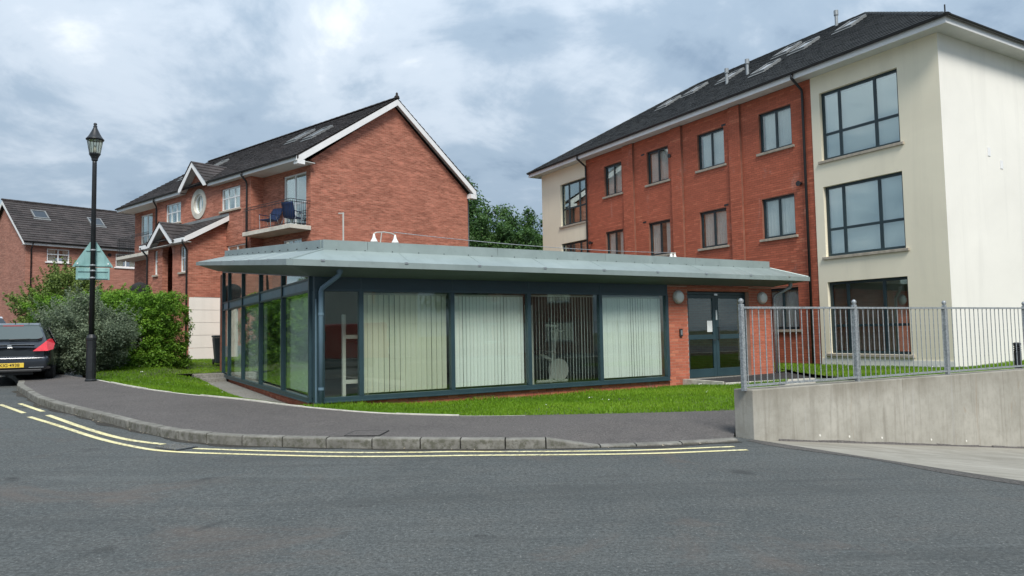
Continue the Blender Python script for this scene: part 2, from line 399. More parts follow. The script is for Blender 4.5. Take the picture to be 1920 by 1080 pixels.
M['glass_gym'] = m_glass('gym_glass', (.950, .988, .966), 1.0, .065); M['glass'] = m_glass('window_glass', (.96, .99, .98), 1.0, .28)
M['glass_small'] = m_glass('small_window_glass', (.97, .99, .98), 1.0, .13)
M['glass_car'] = m_glass('car_glass', (.35, .42, .40), 1.0, .12)
def m_fabric(name, col, trans=.35):
    t = NT(name); c = t.coord('Object')
    v = t.ramp(t.noise(c, 2.0, 4), [(.3, tuple(x*.92 for x in col)), (.7, col)])
    d = t.n('ShaderNodeBsdfDiffuse'); t.put(d.inputs[0], v); tl = t.n('ShaderNodeBsdfTranslucent'); t.put(tl.inputs[0], v)
    mx = t.n('ShaderNodeMixShader'); mx.inputs[0].default_value = trans
    t.t.links.new(d.outputs[0], mx.inputs[1]); t.t.links.new(tl.outputs[0], mx.inputs[2]); t.t.links.new(mx.outputs[0], t.out.inputs[0]); return t.m
M['blind'] = m_fabric('blind_fabric', (.95, .96, .91), .25); M['blind_beige'] = m_fabric('beige_blind_fabric', (.78, .77, .62), .3)
M['curtain'] = m_fabric('curtain_fabric', (.93, .94, .91), .3); M['curtain_grey'] = m_fabric('grey_curtain_fabric', (.42, .43, .40), .25)
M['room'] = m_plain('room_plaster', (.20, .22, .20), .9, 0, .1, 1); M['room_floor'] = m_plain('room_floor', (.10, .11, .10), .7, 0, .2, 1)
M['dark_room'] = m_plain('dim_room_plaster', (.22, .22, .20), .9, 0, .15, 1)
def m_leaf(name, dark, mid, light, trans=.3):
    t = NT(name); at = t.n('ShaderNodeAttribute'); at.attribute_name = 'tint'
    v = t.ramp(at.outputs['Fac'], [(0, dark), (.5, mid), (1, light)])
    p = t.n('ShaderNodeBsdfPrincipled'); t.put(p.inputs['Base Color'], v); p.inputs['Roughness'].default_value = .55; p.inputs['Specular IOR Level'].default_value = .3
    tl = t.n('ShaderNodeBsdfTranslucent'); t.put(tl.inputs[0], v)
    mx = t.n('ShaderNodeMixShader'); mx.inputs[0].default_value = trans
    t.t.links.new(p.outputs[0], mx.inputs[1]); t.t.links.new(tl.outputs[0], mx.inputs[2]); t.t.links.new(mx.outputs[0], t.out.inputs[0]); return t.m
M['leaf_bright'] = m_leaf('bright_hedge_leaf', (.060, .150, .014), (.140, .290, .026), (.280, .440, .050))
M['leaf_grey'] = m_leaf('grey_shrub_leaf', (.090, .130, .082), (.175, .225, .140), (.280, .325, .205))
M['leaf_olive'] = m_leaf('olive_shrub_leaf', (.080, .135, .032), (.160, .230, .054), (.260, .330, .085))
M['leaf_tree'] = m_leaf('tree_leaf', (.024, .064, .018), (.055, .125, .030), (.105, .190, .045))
M['grass'] = m_leaf('grass_blade', (.095, .205, .010), (.165, .320, .014), (.290, .450, .036), .40)
M['daisy'] = m_plain('daisy_petal', (.8, .8, .74), .7)
M['bark'] = m_plain('bark', (.09, .07, .05), .95, 0, .3, 9, .2, .01)
M['lamp_glass'] = m_glass('lantern_glass', (.80, .80, .72), 1.0, .12)
M['opal'] = m_plain('opal_light_cover', (.78, .78, .74), .35, 0, .05, 5)
M['paper'] = m_plain('paper', (.75, .78, .76), .7, 0, .04, 3); M['steel'] = m_plain('bright_steel', (.55, .56, .56), .3, .9, .1, 5)
def m_signback():
    t = NT('weathered_sign_back'); c = t.coord('Object')
    v = t.ramp(t.noise(c, 3, 5, .6), [(.3, (.19, .36, .35)), (.7, (.33, .53, .51))])
    v = t.mix(t.ramp(t.noise(t.mapping(c, (6, 6, .8)), 2, 5, .6), [(.5, 0.0), (.75, .5)]), v, (.10, .17, .15))
    return t.pbr(v, .5, .3)
M['signback'] = m_signback()
def m_carpaint(name, col):
    t = NT(name)
    return t.pbr(col, .28, .35, None, .5, Coat_Weight=1.0, Coat_Roughness=.05)
M['car_dark'] = m_carpaint('dark_grey_car_paint', (.022, .027, .036)); M['car_white'] = m_carpaint('white_car_paint', (.75, .76, .76)); M['van_red'] = m_carpaint('red_van_paint', (.50, .018, .018))
M['rubber'] = m_plain('tyre_rubber', (.015, .015, .015), .85, 0, .2, 9); M['black_plastic'] = m_plain('black_plastic', (.02, .021, .022), .55, 0, .15, 6)
M['tail_red'] = m_plain('tail_lamp_red', (.62, .035, .05), .15, 0, .15, 9); M['plate_yellow'] = m_plain('number_plate_yellow', (.78, .55, .06), .4, 0, .03, 3)
M['black_ink'] = m_plain('black_lettering', (.012, .012, .012), .5); M['white_lamp'] = m_plain('clear_lamp', (.75, .72, .70), .2)
M['navy_cover'] = m_plain('navy_fabric', (.012, .028, .085), .8, 0, .2, 5, .3, .004)
M['bin'] = m_plain('dark_bin_plastic', (.020, .032, .038), .5, 0, .1, 4); M['lead'] = m_plain('lead_flashing', (.22, .23, .23), .6, .2, .2, 4)

# ------------------------------------------------------------------ the place: frames of reference
YAW = 0.5275432
UB = Vector((cos(YAW), sin(YAW), 0)); UA = Vector((-sin(YAW), cos(YAW), 0))
GC = Vector((-3.68, 13.89, 0))                      # front corner of the low building
def G(u, v, z=0.0): return GC + UB*u + UA*v + Vector((0, 0, z))
WC = Vector((3.40, 10.29, 0))                       # front corner of the concrete wall
def W(u, v, z=0.0): return WC + UB*u + UA*v + Vector((0, 0, z))
SD = Vector((-.70, .714, 0))                        # the street beyond the parked car
def hgt(x, y):                                      # the street climbs gently to the left
    t = (x + 2.5)*-.60 + (y - 10)*.80
    return .036*1.5*math.log1p(math.exp(min(t, 60)/1.5))

KB = [(-11.8,17.11),(-10.75,15.88),(-9.73,14.73),(-8.57,13.67),(-7.56,12.82),(-6.73,12.12),(-6.29,11.74),(-5.86,11.38),(-5.47,11.06),(-4.99,10.73),(-4.45,10.43),
      (-3.86,10.23),(-3.25,10.10),(-2.61,10.0),(-1.96,9.92),(-1.29,9.85),(-.74,9.81),(-.13,9.78),(.42,9.77),(1.16,9.79),(2.3,9.94),(3.14,10.15)]
ED = [(-13.04,20.36),(-10.82,18.56),(-8.8,16.7),(-7.27,15.57),(-5.49,14.5),(-4.15,13.55),(-2.78,12.77),(-1.81,12.42),(-.64,12.22),(.51,12.30),(2.11,12.46),(3.31,12.62),(3.95,12.72)]
YO1 = [(-10.44,14.63),(-9.15,13.45)]; YI1 = [(-10.16,14.80),(-8.93,13.66)]
YO2 = [(-8.74,12.99),(-7.51,11.94),(-6.21,10.8),(-5.34,10.15),(-4.68,9.79),(-3.64,9.57),(-2.24,9.35),(-1.23,9.32),(-.5,9.32),(1.55,9.27),(3.03,9.43)]
YI2 = [(-8.55,13.21),(-6.82,11.60),(-5.79,10.75),(-5.01,10.32)]; YI3 = [(-4.44,10.0),(-3.62,9.84),(-2.31,9.64),(-1.22,9.60),(-.85,9.62),(.19,9.55),(1.6,9.53),(2.94,9.70)]

def catmull(P, step):
    P = [Vector((*p[:2], 0)) for p in P]; out = []
    Q = [P[0]*2 - P[1]] + P + [P[-1]*2 - P[-2]]
    for i in range(1, len(Q)-2):
        a, b, c, d = Q[i-1:i+3]; n = max(1, int((c-b).length/step))
        for k in range(n):
            t = k/n
            out.append(.5*((2*b) + (c-a)*t + (2*a-5*b+4*c-d)*t*t + (3*b-a-3*c+d)*t**3))
    out.append(P[-1]); return out
def normals(P):
    N = []
    for i in range(len(P)):
        t = (P[min(i+1, len(P)-1)] - P[max(i-1, 0)]).normalized(); N.append(Vector((-t.y, t.x, 0)))
    return N

# ground sheet to the horizon
g = MB(); NR = 48
gv = [(0, 30, -1.7)]; gf = []
for r in (60, 160, 900):
    for k in range(NR): gv.append((r*cos(2*pi*k/NR), 30 + r*sin(2*pi*k/NR), -1.7))
gf += [(0, 1+k, 1+(k+1) % NR) for k in range(NR)]
for j in range(2): gf += [(1+j*NR+k, 1+(j+1)*NR+k, 1+(j+1)*NR+(k+1) % NR, 1+j*NR+(k+1) % NR) for k in range(NR)]
g.add(gv, gf); tag(g.build('ground', M['soil']), kind='structure')

_EC = catmull([((Vector((*ED[0],0))+SD*k*1.2).x, (Vector((*ED[0],0))+SD*k*1.2).y) for k in range(40, 0, -1)] + ED + [(9, 14.6), (30, 26)], .5); _EN = normals(_EC)
def behind(p):                                       # on the building side of the pavement
    i = min(range(len(_EC)), key=lambda k: (_EC[k]-p).length_squared)
    return (p-_EC[i]).dot(_EN[i]) > -.5
# road: grid in the wall's frame, left open where the ramp drops away
road = MB(); idx = {}
def rv(i, j):
    if (i, j) not in idx:
        p = W(i, j); idx[(i, j)] = len(road.v); road.v.append((p.x, p.y, hgt(p.x, p.y) - (.55 if behind(p) else 0)))
    return idx[(i, j)]
for i in range(-60, 40):
    for j in range(-45, 45):
        if i >= 0 and -8 <= j: continue
        road.f.append((rv(i, j), rv(i+1, j), rv(i+1, j+1), rv(i, j+1))); road.c.append(None)
road_o = tag(road.build('road', M['asphalt'], smooth=True), kind='structure')
def ribbon(P, w, name, mat, parent, lift=.006, step=.15):
    pts = catmull(P, step); N = normals(pts); m = MB(); vs = []; fs = []
    for p, n in zip(pts, N):
        for s in (-1, 1):
            q = p + n*s*w/2; vs.append((q.x, q.y, hgt(q.x, q.y) + lift))
    for i in range(len(pts)-1): fs.append((2*i+1, 2*i, 2*i+2, 2*i+3))
    m.add(vs, fs); return m.build(name, mat, parent)
for P, w in ((YO1, .085), (YI1, .085), (YO2, .085), (YI2, .095), (YI3, .08)):
    ribbon(P, w, 'yellow_line', M['yellow'], road_o)
# dirt washed into the gutter along the kerb
gut = catmull(KB, .1); gn = normals(gut); gm_ = MB(); vs = []; fs = []
for k, (p, n_) in enumerate(zip(gut, gn)):
    ww = .07 + .05*math.sin(k*.21) + .04*math.sin(k*.57+1) + .03*random.random()
    for o_ in (.02, -max(.02, ww)):
        q = p + n_*o_; vs.append((q.x, q.y, hgt(q.x, q.y)+.004))
for k in range(len(gut)-1): fs.append((2*k, 2*k+1, 2*k+3, 2*k+2))
gm_.add(vs, fs).build('gutter_dirt', m_ground('gutter_dirt', (.050, .048, .042), (.075, .070, .060), (.10, .092, .075), .8, 1.2), road_o)
lv = []
for k in range(70):
    i_ = random.randrange(30, len(gut)); p = gut[i_] - gn[i_]*random.uniform(.0, .10); r_ = random.uniform(.008, .022); a_ = random.random()*6; z_ = hgt(p.x, p.y)+.012
    lv.append([(p.x+r_*cos(a_+t)*(1 if j % 2 else .45), p.y+r_*sin(a_+t)*(1 if j % 2 else .45), z_+random.uniform(0, .012)) for j, t in enumerate((0, pi/2, pi, 3*pi/2))])
lit = big_mesh('leaf_litter', np.array(lv).reshape(-1, 3), 4, m_plain('dry_litter', (.42, .36, .26), .9, 0, .4, 20)); tag(lit, 'dry leaves and crumbs of litter lying along the kerb', 'litter', kind='stuff')
# ramp down beside the wall
rm = MB(); vs = []; fs = []
nu, nv = 24, 8
for i in range(nu+1):
    for j in range(nv+1):
        u = i*.75; p = W(u, -j*1.0, 0); vs.append((p.x, p.y, -.112*u if u < 12 else -.112*12 - .16*(u-12)))
for i in range(nu):
    for j in range(nv): fs.append((i*(nv+1)+j, i*(nv+1)+j+1, (i+1)*(nv+1)+j+1, (i+1)*(nv+1)+j))
rm.add(vs, fs); tag(rm.build('ramp', M['ramp'], smooth=True), kind='structure')
# brownish joint strip where the ramp concrete meets the asphalt
js = MB(); vs = []; fs = []
for k in range(41):
    v = -.02 - k*.19; ww = .16 + .06*math.sin(k*.5) + .04*random.random()
    for s in (0, 1):
        p = W(-ww if s == 0 else -.004, v); vs.append((p.x, p.y, hgt(p.x, p.y)+.004))
for k in range(40): fs.append((2*k+1, 2*k, 2*k+2, 2*k+3))
js.add(vs, fs); js.build('joint_strip', m_ground('joint_tarmac', (.100, .096, .090), (.13, .124, .116), (.13, .12, .11), .4), road_o)
# side wall of the ramp nearest the road (out of the picture)
far_w = MB(); far_w.add([W(0,-8,0), W(18,-8,0), W(18,-8,-2.6), W(0,-8,-.02), W(0,-8.25,0), W(18,-8.25,0)], [(3,2,1,0), (0,1,5,4)])
far_w.build('ramp_edge', M['wallconc'], tag(thing('ramp_side_wall', (0,0,0), 0, 'low concrete side wall of the sloping ramp, nearest the road', 'wall')))

# kerb
kerb = thing('kerb', (0,0,0), 0, None, None); kerb["kind"] = 'structure'
ext = []; _p = Vector((*KB[0], 0))
for k in range(18):
    _a = radians(34 + 14*min(1, k/7)); _p = _p + Vector((-sin(_a), cos(_a), 0))*.915; ext.insert(0, _p.copy())
KP = [(p.x, p.y) for p in ext] + KB
KS = catmull(KP, .12); KN = normals(KS)
def kerb_h(p):                                      # the kerb drops towards the wall
    if p.x > 1.12: return .028
    if p.x > .42: return .14 - .112*(p.x-.42)/.70
    return .14
def nearest(p):
    return min(range(len(KS)), key=lambda i: (KS[i]-p).length)
stops = sorted(set(nearest(Vector((*p, 0))) for p in KP))
bnd = []
for a, b in zip(stops[:-1], stops[1:]):
    L = sum((KS[i+1]-KS[i]).length for i in range(a, b))
    bnd.append(a)
    if L > 1.05: bnd.append((a+b)//2)
bnd.append(stops[-1])
for a, b in zip(bnd[:-1], bnd[1:]):
    m = MB(); vs = []; fs = []; dz = random.uniform(-.006, .006); dx = random.uniform(-.006, .006); tl = random.uniform(-.006, .006)
    for i in range(a, b+1):
        t = (KS[min(i+1, len(KS)-1)] - KS[max(i-1, 0)]).normalized()
        p = KS[i] + (t*.009 if i == a else (-t*.009 if i == b else Vector()))
        n = KN[i]; z = hgt(p.x, p.y); H = kerb_h(p) + dz
        for o, zz in ((dx+.0, -.12), (dx+tl, H-.022), (.006+dx+tl, H-.008), (.024+dx+tl, H), (.13, H+.004), (.13, -.12)):
            q = p + n*o; vs.append((q.x, q.y, z+zz))
    k = 6; L = b-a
    for i in range(L):
        for j in range(k-1): fs.append((i*k+j, (i+1)*k+j, (i+1)*k+j+1, i*k+j+1))
    fs += [tuple(range(k)), tuple(L*k+j for j in range(k-1, -1, -1))]
    m.add(vs, fs).build('kerb_stone', M['kerb'], kerb)

# pavement between kerb and edging
def resample(P, n):
    P = [Vector(p) for p in P]; d = [0]
    for a, b in zip(P[:-1], P[1:]): d.append(d[-1] + (b-a).length)
    out = []; j = 0
    for i in range(n+1):
        s = d[-1]*i/n
        while j < len(d)-2 and d[j+1] < s: j += 1
        t = (s-d[j])/max(1e-9, d[j+1]-d[j]); out.append(P[j].lerp(P[j+1], t))
    return out
def pave_z(p): return hgt(p.x, p.y) + .135
extE = [Vector((*ED[0], 0)) + SD*k*1.2 for k in range(10, 0, -1)]
ES = catmull([(p.x, p.y) for p in extE] + ED, .25)
NA, NB_ = 160, 10
KR = resample([KS[i] + KN[i]*.128 for i in range(len(KS))], NA); ER = resample(ES, NA)
pm = MB(); vs = []; fs = []
for i in range(NA+1):
    for j in range(NB_+1):
        p = KR[i].lerp(ER[i], j/NB_); zk = hgt(KR[i].x, KR[i].y) + min(.14, kerb_h(KR[i])) ; ze = pave_z(ER[i])
        q = j/NB_; s = q*q*(3-2*q) if kerb_h(KR[i]) < .13 else q
        vs.append((p.x, p.y, zk*(1-s) + ze*s + .004*sin(p.x*2.1)*sin(p.y*1.7)*q*(1-q)*4))
for i in range(NA):
    for j in range(NB_): fs.append((i*(NB_+1)+j, (i+1)*(NB_+1)+j, (i+1)*(NB_+1)+j+1, i*(NB_+1)+j+1))
pave = tag(pm.add(vs, fs).build('pavement', M['pavement'], smooth=True), kind='structure')
def pz(x, y):                                        # height of the pavement near a point
    i = min(range(NA+1), key=lambda k: min((KR[k].lerp(ER[k], .5)-Vector((x,y,0))).length, 99))
    a, b = KR[i], ER[i]; d = b-a; q = max(0, min(1, (Vector((x,y,0))-a).dot(d)/d.length_squared))
    return (hgt(a.x,a.y)+min(.14, kerb_h(a)))*(1-q) + pave_z(b)*q
# edging stones
edg = thing('lawn_edging', (0,0,0), 0, None, None); edg["kind"] = 'structure'
i0 = nearest_e = min(range(len(ES)), key=lambda i: (ES[i]-Vector((-10.9,18.62,0))).length)
EN = normals(ES); i = i0
while i < len(ES)-1:
    b = min(i+4, len(ES)-1); m = MB(); vs = []; fs = []; dz = random.uniform(-.010, .014) - .030*max(0, min(1, (ES[i].x+3.2)/4.2))
    for k in range(i, b+1):
        t = (ES[min(k+1, len(ES)-1)]-ES[max(k-1,0)]).normalized(); p = ES[k] + (t*.004 if k == i else (-t*.004 if k == b else Vector())); z = pave_z(p)
        for o, zz in ((-.02, -.1), (-.02, .014+dz), (.032, .016+dz), (.032, -.1)):
            q = p + EN[k]*o; vs.append((q.x, q.y, z+zz))
    L = b-i
    for k in range(L):
        for j in range(3): fs.append((k*4+j, (k+1)*4+j, (k+1)*4+j+1, k*4+j+1))
    fs += [(0,1,2,3), (L*4+3, L*4+2, L*4+1, L*4)]
    m.add(vs, fs).build('edging_stone', M['edging'], edg); i = b

# lawns: ruled sheets between two curves
LAWNS = []
def lawn(A, B, nA, nB, name):
    """A,B lists of (x,y,z)"""
    RA, RB = resample(A, nA), resample(B, nA); grid = np.zeros((nA+1, nB+1, 3)); m = MB(); vs = []; fs = []
    for i in range(nA+1):
        for j in range(nB+1):
            q = j/nB; p = RA[i].lerp(RB[i], q)
            z = p.z + .03*sin(p.x*1.3+.4)*sin(p.y*1.1)*min(1, 4*q*(1-q)) + .012*math.sin(5*p.x)*math.cos(4.3*p.y)*min(1, 4*q*(1-q))
            vs.append((p.x, p.y, z)); grid[i, j] = (p.x, p.y, z)
    for i in range(nA):
        for j in range(nB): fs.append((i*(nB+1)+j, (i+1)*(nB+1)+j, (i+1)*(nB+1)+j+1, i*(nB+1)+j+1))
    LAWNS.append(grid); return tag(m.add(vs, fs).build(name, M['soil'], smooth=True), kind='structure')
def ez(p, dz=-.005): return (p.x, p.y, pave_z(p)+dz)
ic = min(range(len(ES)), key=lambda i: (ES[i]-Vector((-4.25,13.62,0))).length)
front_A = [ez(ES[i]+EN[i]*.03) for i in range(ic, len(ES))]
front_B = [tuple(G(-.24, -.02, .22)), tuple(G(.6, -.03, .20)), tuple(G(1.6, -.03, .15)), tuple(G(3.0, -.03, .12)), tuple(G(6, -.03, .115)), tuple(G(8.8, -.03, .125)), tuple(G(9.35, -.30, .16)), tuple(G(9.5, -1.32, .22)), tuple(G(10.6, -1.40, .24)), tuple(G(11.4, -1.6, .26))]
lawn(front_A, front_B, 90, 10, 'lawn')
side_A = [ez(ES[i]+EN[i]*.03) for i in range(i0, ic)]
side_B = [(-12.2, 21.0, .70), (-10.9, 22.4, .66), tuple(G(-1.75, 10.9, .46)), tuple(G(-1.03, 10.3, .33)), tuple(G(-.97, 8.5, .25)), tuple(G(-.97, 5.0, .20)), tuple(G(-.93, 3.0, .17)), tuple(G(-.62, 1.4, .16)), tuple(G(-.55, .5, .20))]
lawn(side_A, side_B, 60, 14, 'lawn')
lawn([(-12.2, 21.0, .70), (-10.9, 22.4, .66), tuple(G(-1.75, 10.95, .46)), tuple(G(-.9, 11.35, .43)), tuple(G(-.21, 11.35, .44))],
     [(-15.5, 24, .75), (-15.0, 28, .78), (-13.5, 30.5, .66), (-10, 31, .62), tuple(G(0.2, 14.5, .60))], 30, 18, 'lawn')
lawn([tuple(G(12.85, .02, .33)), tuple(G(14.3, -.02, .33)), tuple(G(14.3, -1.7, .33)), tuple(G(12.3, -1.85, .34)), tuple(G(9.9, -5.6, .45)), tuple(G(22, -5.9, .62))],
     [tuple(G(12.85, 6.5, .36)), tuple(G(15.6, 6.5, .38)), tuple(G(15.6, 2, .40)), tuple(G(15.6, -.5, .41)), tuple(G(15.6, -3.4, .43)), tuple(G(24, -3.4, .62))], 50, 12, 'lawn')
# tarmac path to the door, with a pale concrete edge
pth = MB(); pth.add([G(9.42,-1.30,.235), G(12.2,-1.66,.25), G(14.34,-1.66,.30), G(14.34,-.01,.335), G(12.9,-.01,.30), G(9.42,-.01,.262)], [(0,1,2,3,4,5)])
tag(pth.build('door_path', M['dark_path']), kind='structure')
de = MB(); de.prism([G(9.30,-1.38,.10), G(9.41,-1.32,.10), G(9.41,-.012,.10), G(9.30,-.012,.10)], (0,0,.20)); de.prism([G(9.41,-1.32,.1), G(9.36,-1.42,.1), G(12.2,-1.78,.1), G(12.2,-1.67,.1)], (0,0,.17))
tag(de.build('path_edging', M['edging']), kind='structure')
# concrete path along the glazed side and the steps at its end
cp = MB(); vs = []
for v, z in ((.4,.155), (1.5,.135), (3,.14), (5,.155), (8,.18), (10.5,.20)):
    ul = -.96 if v > 2.6 else -.96 + (2.6-v)*.27
    vs += [G(ul, v, z+.012), G(-.20, v, z)]
cp.add(vs, [(2*i, 2*i+1, 2*i+3, 2*i+2) for i in range(5)]); tag(cp.build('side_path', M['path']), kind='structure')
st = thing('garden_steps', G(0,0,0), YAW, 'two low concrete steps at the far end of the pale path beside the glazed wall', 'steps')
Box('step', M['path'], st, -1.02, 10.3, 0, -.215, 10.75, .31, bevel=.012); Box('step', M['path'], st, -1.12, 10.752, 0, -.218, 11.6, .43, bevel=.012)

# grass blades and daisies
def scatter_grass(dens):
    P = []
    for gd in LAWNS:
        a = gd[:-1,:-1].reshape(-1,3); b = gd[1:,:-1].reshape(-1,3); c = gd[1:,1:].reshape(-1,3); d = gd[:-1,1:].reshape(-1,3)
        area = .5*np.linalg.norm(np.cross(c-a, d-b), axis=1); n = rng.poisson(area*dens)
        ii = np.repeat(np.arange(len(a)), n); s = rng.random((len(ii),1)); t = rng.random((len(ii),1))
        P.append(a[ii]*(1-s)*(1-t) + b[ii]*s*(1-t) + c[ii]*s*t + d[ii]*(1-s)*t)
    return np.concatenate(P)
def keep_grass(P):
    r = P - np.array([GC.x, GC.y, 0]); u = r @ np.array(UB); v = r @ np.array(UA)
    inside = (u > -.2) & (u < 12.82) & (v > .0) & (v < 12) ; inside |= (u > 15.58) & (v > -3.46)
    return ~inside
P = scatter_grass(1500); P = P[keep_grass(P)]
dist = np.hypot(P[:,0], P[:,1]); P = P[rng.random(len(P)) < np.clip((17.0/dist)**2, .15, 1)]
n = len(P); ang = rng.random(n)*2*pi; clump = .5+.5*np.sin(P[:,0]*3.1+1.3*np.sin(P[:,1]*2.2))*np.sin(P[:,1]*2.7+P[:,0])
H = (.022 + .03*rng.random(n) + .022*clump**2)
e = P - np.array([GC.x, GC.y, 0]); vv = e @ np.array(UA); uu = e @ np.array(UB)
nearwall = (np.abs(vv) < .28) & (uu > -.3) & (uu < 8.6); H += nearwall*(.05*np.clip(np.sin(uu*2.2+.6), 0, 1)**2 + .02)*rng.random(n)*1.4
wd = .006 + .007*rng.random(n); dx, dy = np.cos(ang)*wd, np.sin(ang)*wd
la = rng.random(n)*2*pi; lean = H*(.3+.5*rng.random(n))
tipx, tipy = P[:,0]+np.cos(la)*lean, P[:,1]+np.sin(la)*lean
V = np.zeros((n, 3, 3)); V[:,0] = np.stack([P[:,0]-dx, P[:,1]-dy, P[:,2]-.004], 1); V[:,1] = np.stack([P[:,0]+dx, P[:,1]+dy, P[:,2]-.004], 1); V[:,2] = np.stack([tipx, tipy, P[:,2]+H], 1)
patch = .5+.25*np.sin(P[:,0]*.9+2*np.sin(P[:,1]*.7))+.2*np.sin(P[:,1]*1.9+P[:,0]*.6)
tint = np.clip(.22 + .50*rng.random(n) + .55*(patch-.5), 0, 1)
go = big_mesh('grass', V.reshape(-1,3), 3, M['grass'], tint=tint); tag(go, 'short mown green grass of the lawns around the low glazed building', 'grass', kind='stuff')
Q = scatter_grass(.4); Q = Q[keep_grass(Q)]
cl = Q[rng.random(len(Q)) < .4]; Q = np.concatenate([Q] + [cl + np.column_stack([rng.normal(0,.12,len(cl)), rng.normal(0,.12,len(cl)), np.zeros(len(cl))]) for _ in range(3)])
dv = []
for q in Q:
    r = .008 + .009*random.random(); z = q[2]+.045+.015*random.random(); tx, ty = random.uniform(-.4,.4), random.uniform(-.4,.4)
    dv.append([(q[0]+r*cos(k*pi/3), q[1]+r*sin(k*pi/3), z+r*(tx*cos(k*pi/3)+ty*sin(k*pi/3))) for k in range(6)])
dob = big_mesh('daisies', np.array(dv).reshape(-1,3), 6, M['daisy']); tag(dob, 'tiny white daisies scattered in the green lawns', 'daisies', kind='stuff')

# drain grate in the gutter and cover frame in the pavement
dg = thing('drain_grate', (-4.74, 10.10, hgt(-4.74,10.1)), radians(-32), 'iron drain grate in the gutter between the yellow line ends', 'drain')
Box('grate_frame', M['black_iron'], dg, -.26, -.17, -.01, .26, .17, .006)
for k in range(8): Box('grate_bar', M['steel'] if k % 2 else M['kerb'], dg, -.235+k*.06, -.145, .006, -.205+k*.06, .145, .016)
zc = pz(-2.1, 10.35); mc = thing('inspection_cover', (-2.12, 10.38, zc), radians(-6), 'square inspection cover set flush in the dark pavement behind the kerb', 'manhole cover')
Box('cover_plate', M['pavement'], mc, -.24, -.24, -.02, .24, .24, .005)
fm = MB(); fm.box(-.255,.243,-.02,.255,.255,.006); fm.box(-.255,-.255,-.02,.255,-.243,.006); fm.box(-.255,-.242,-.02,-.243,.242,.006); fm.box(.243,-.242,-.02,.255,.242,.006); fm.build('cover_frame', M['dark_path'], mc)

# ------------------------------------------------------------------ walls, bricks, windows, roofs
def wall(name, mat, parent, axis, at, out, a0, a1, z0, z1, holes=(), thick=.25, top=None):
    """wall in the plane axis=at facing out(+1/-1); a = other horizontal axis; holes (a0,a1,z0,z1)"""
    A = sorted({a0, a1, *[h[0] for h in holes], *[h[1] for h in holes]}); Z = sorted({z0, z1, *[h[2] for h in holes], *[h[3] for h in holes]})
    A = [a for a in A if a0-1e-6 <= a <= a1+1e-6]; Z = [z for z in Z if z0-1e-6 <= z <= z1+1e-6]
    def pt(a, z, d): return (at - out*d, a, z) if axis == 'x' else (a, at - out*d, z)
    m = MB()
    def inh(a, z): return any(h[0] < a < h[1] and h[2] < z < h[3] for h in holes)
    for i in range(len(A)-1):
        for j in range(len(Z)-1):
            if inh((A[i]+A[i+1])/2, (Z[j]+Z[j+1])/2): continue
            for d in (0, thick): m.poly([pt(A[i],Z[j],d), pt(A[i+1],Z[j],d), pt(A[i+1],Z[j+1],d), pt(A[i],Z[j+1],d)])
    for h in holes:
        b0, b1, c0, c1 = h; b0, b1, c0, c1 = max(b0,a0), min(b1,a1), max(c0,z0), min(c1,z1)
        m.poly([pt(b0,c0,0), pt(b0,c0,thick), pt(b0,c1,thick), pt(b0,c1,0)]); m.poly([pt(b1,c0,0), pt(b1,c1,0), pt(b1,c1,thick), pt(b1,c0,thick)])
        m.poly([pt(b0,c1,0), pt(b0,c1,thick), pt(b1,c1,thick), pt(b1,c1,0)]); m.poly([pt(b0,c0,0), pt(b1,c0,0), pt(b1,c0,thick), pt(b0,c0,thick)])
    m.poly([pt(a0,z0,0), pt(a0,z0,thick), pt(a0,z1,thick), pt(a0,z1,0)]); m.poly([pt(a1,z0,0), pt(a1,z1,0), pt(a1,z1,thick), pt(a1,z0,thick)])
    m.poly([pt(a0,z1,0), pt(a0,z1,thick), pt(a1,z1,thick), pt(a1,z1,0)])
    o = m.build(name, mat, parent); return o
BRICKS = {}
def bricks(key, axis, at, out, a0, a1, z0, z1, holes=(), proud=.006):
    """collect bricks of one facade region as (centre a, z, half length, height)"""
    L = BRICKS.setdefault(key, []); j = 0; z = z0
    while z < z1 - .02:
        h = min(.065, z1-z-.004); zm = z + h/2
        iv = [(a0, a1)]
        for hh in holes:
            if hh[2]-.03 < zm < hh[3]+.03:
                nv_ = []
                for s, e_ in iv:
                    if hh[1] <= s or hh[0] >= e_: nv_.append((s, e_)); continue
                    if hh[0] > s: nv_.append((s, hh[0]))
                    if hh[1] < e_: nv_.append((hh[1], e_))
                iv = nv_
        for s, e_ in iv:
            a = a0 + (-.1125 if j % 2 else 0) + math.floor((s-a0)/.225)*.225 - .225
            while a < e_:
                b0, b1 = max(a, s), min(a+.215, e_)
                if b1-b0 > .03: L.append((axis, at, out, b0, b1, z, z+h, proud + random.uniform(-.0022, .0022)))
                a += .225
        z += .075; j += 1
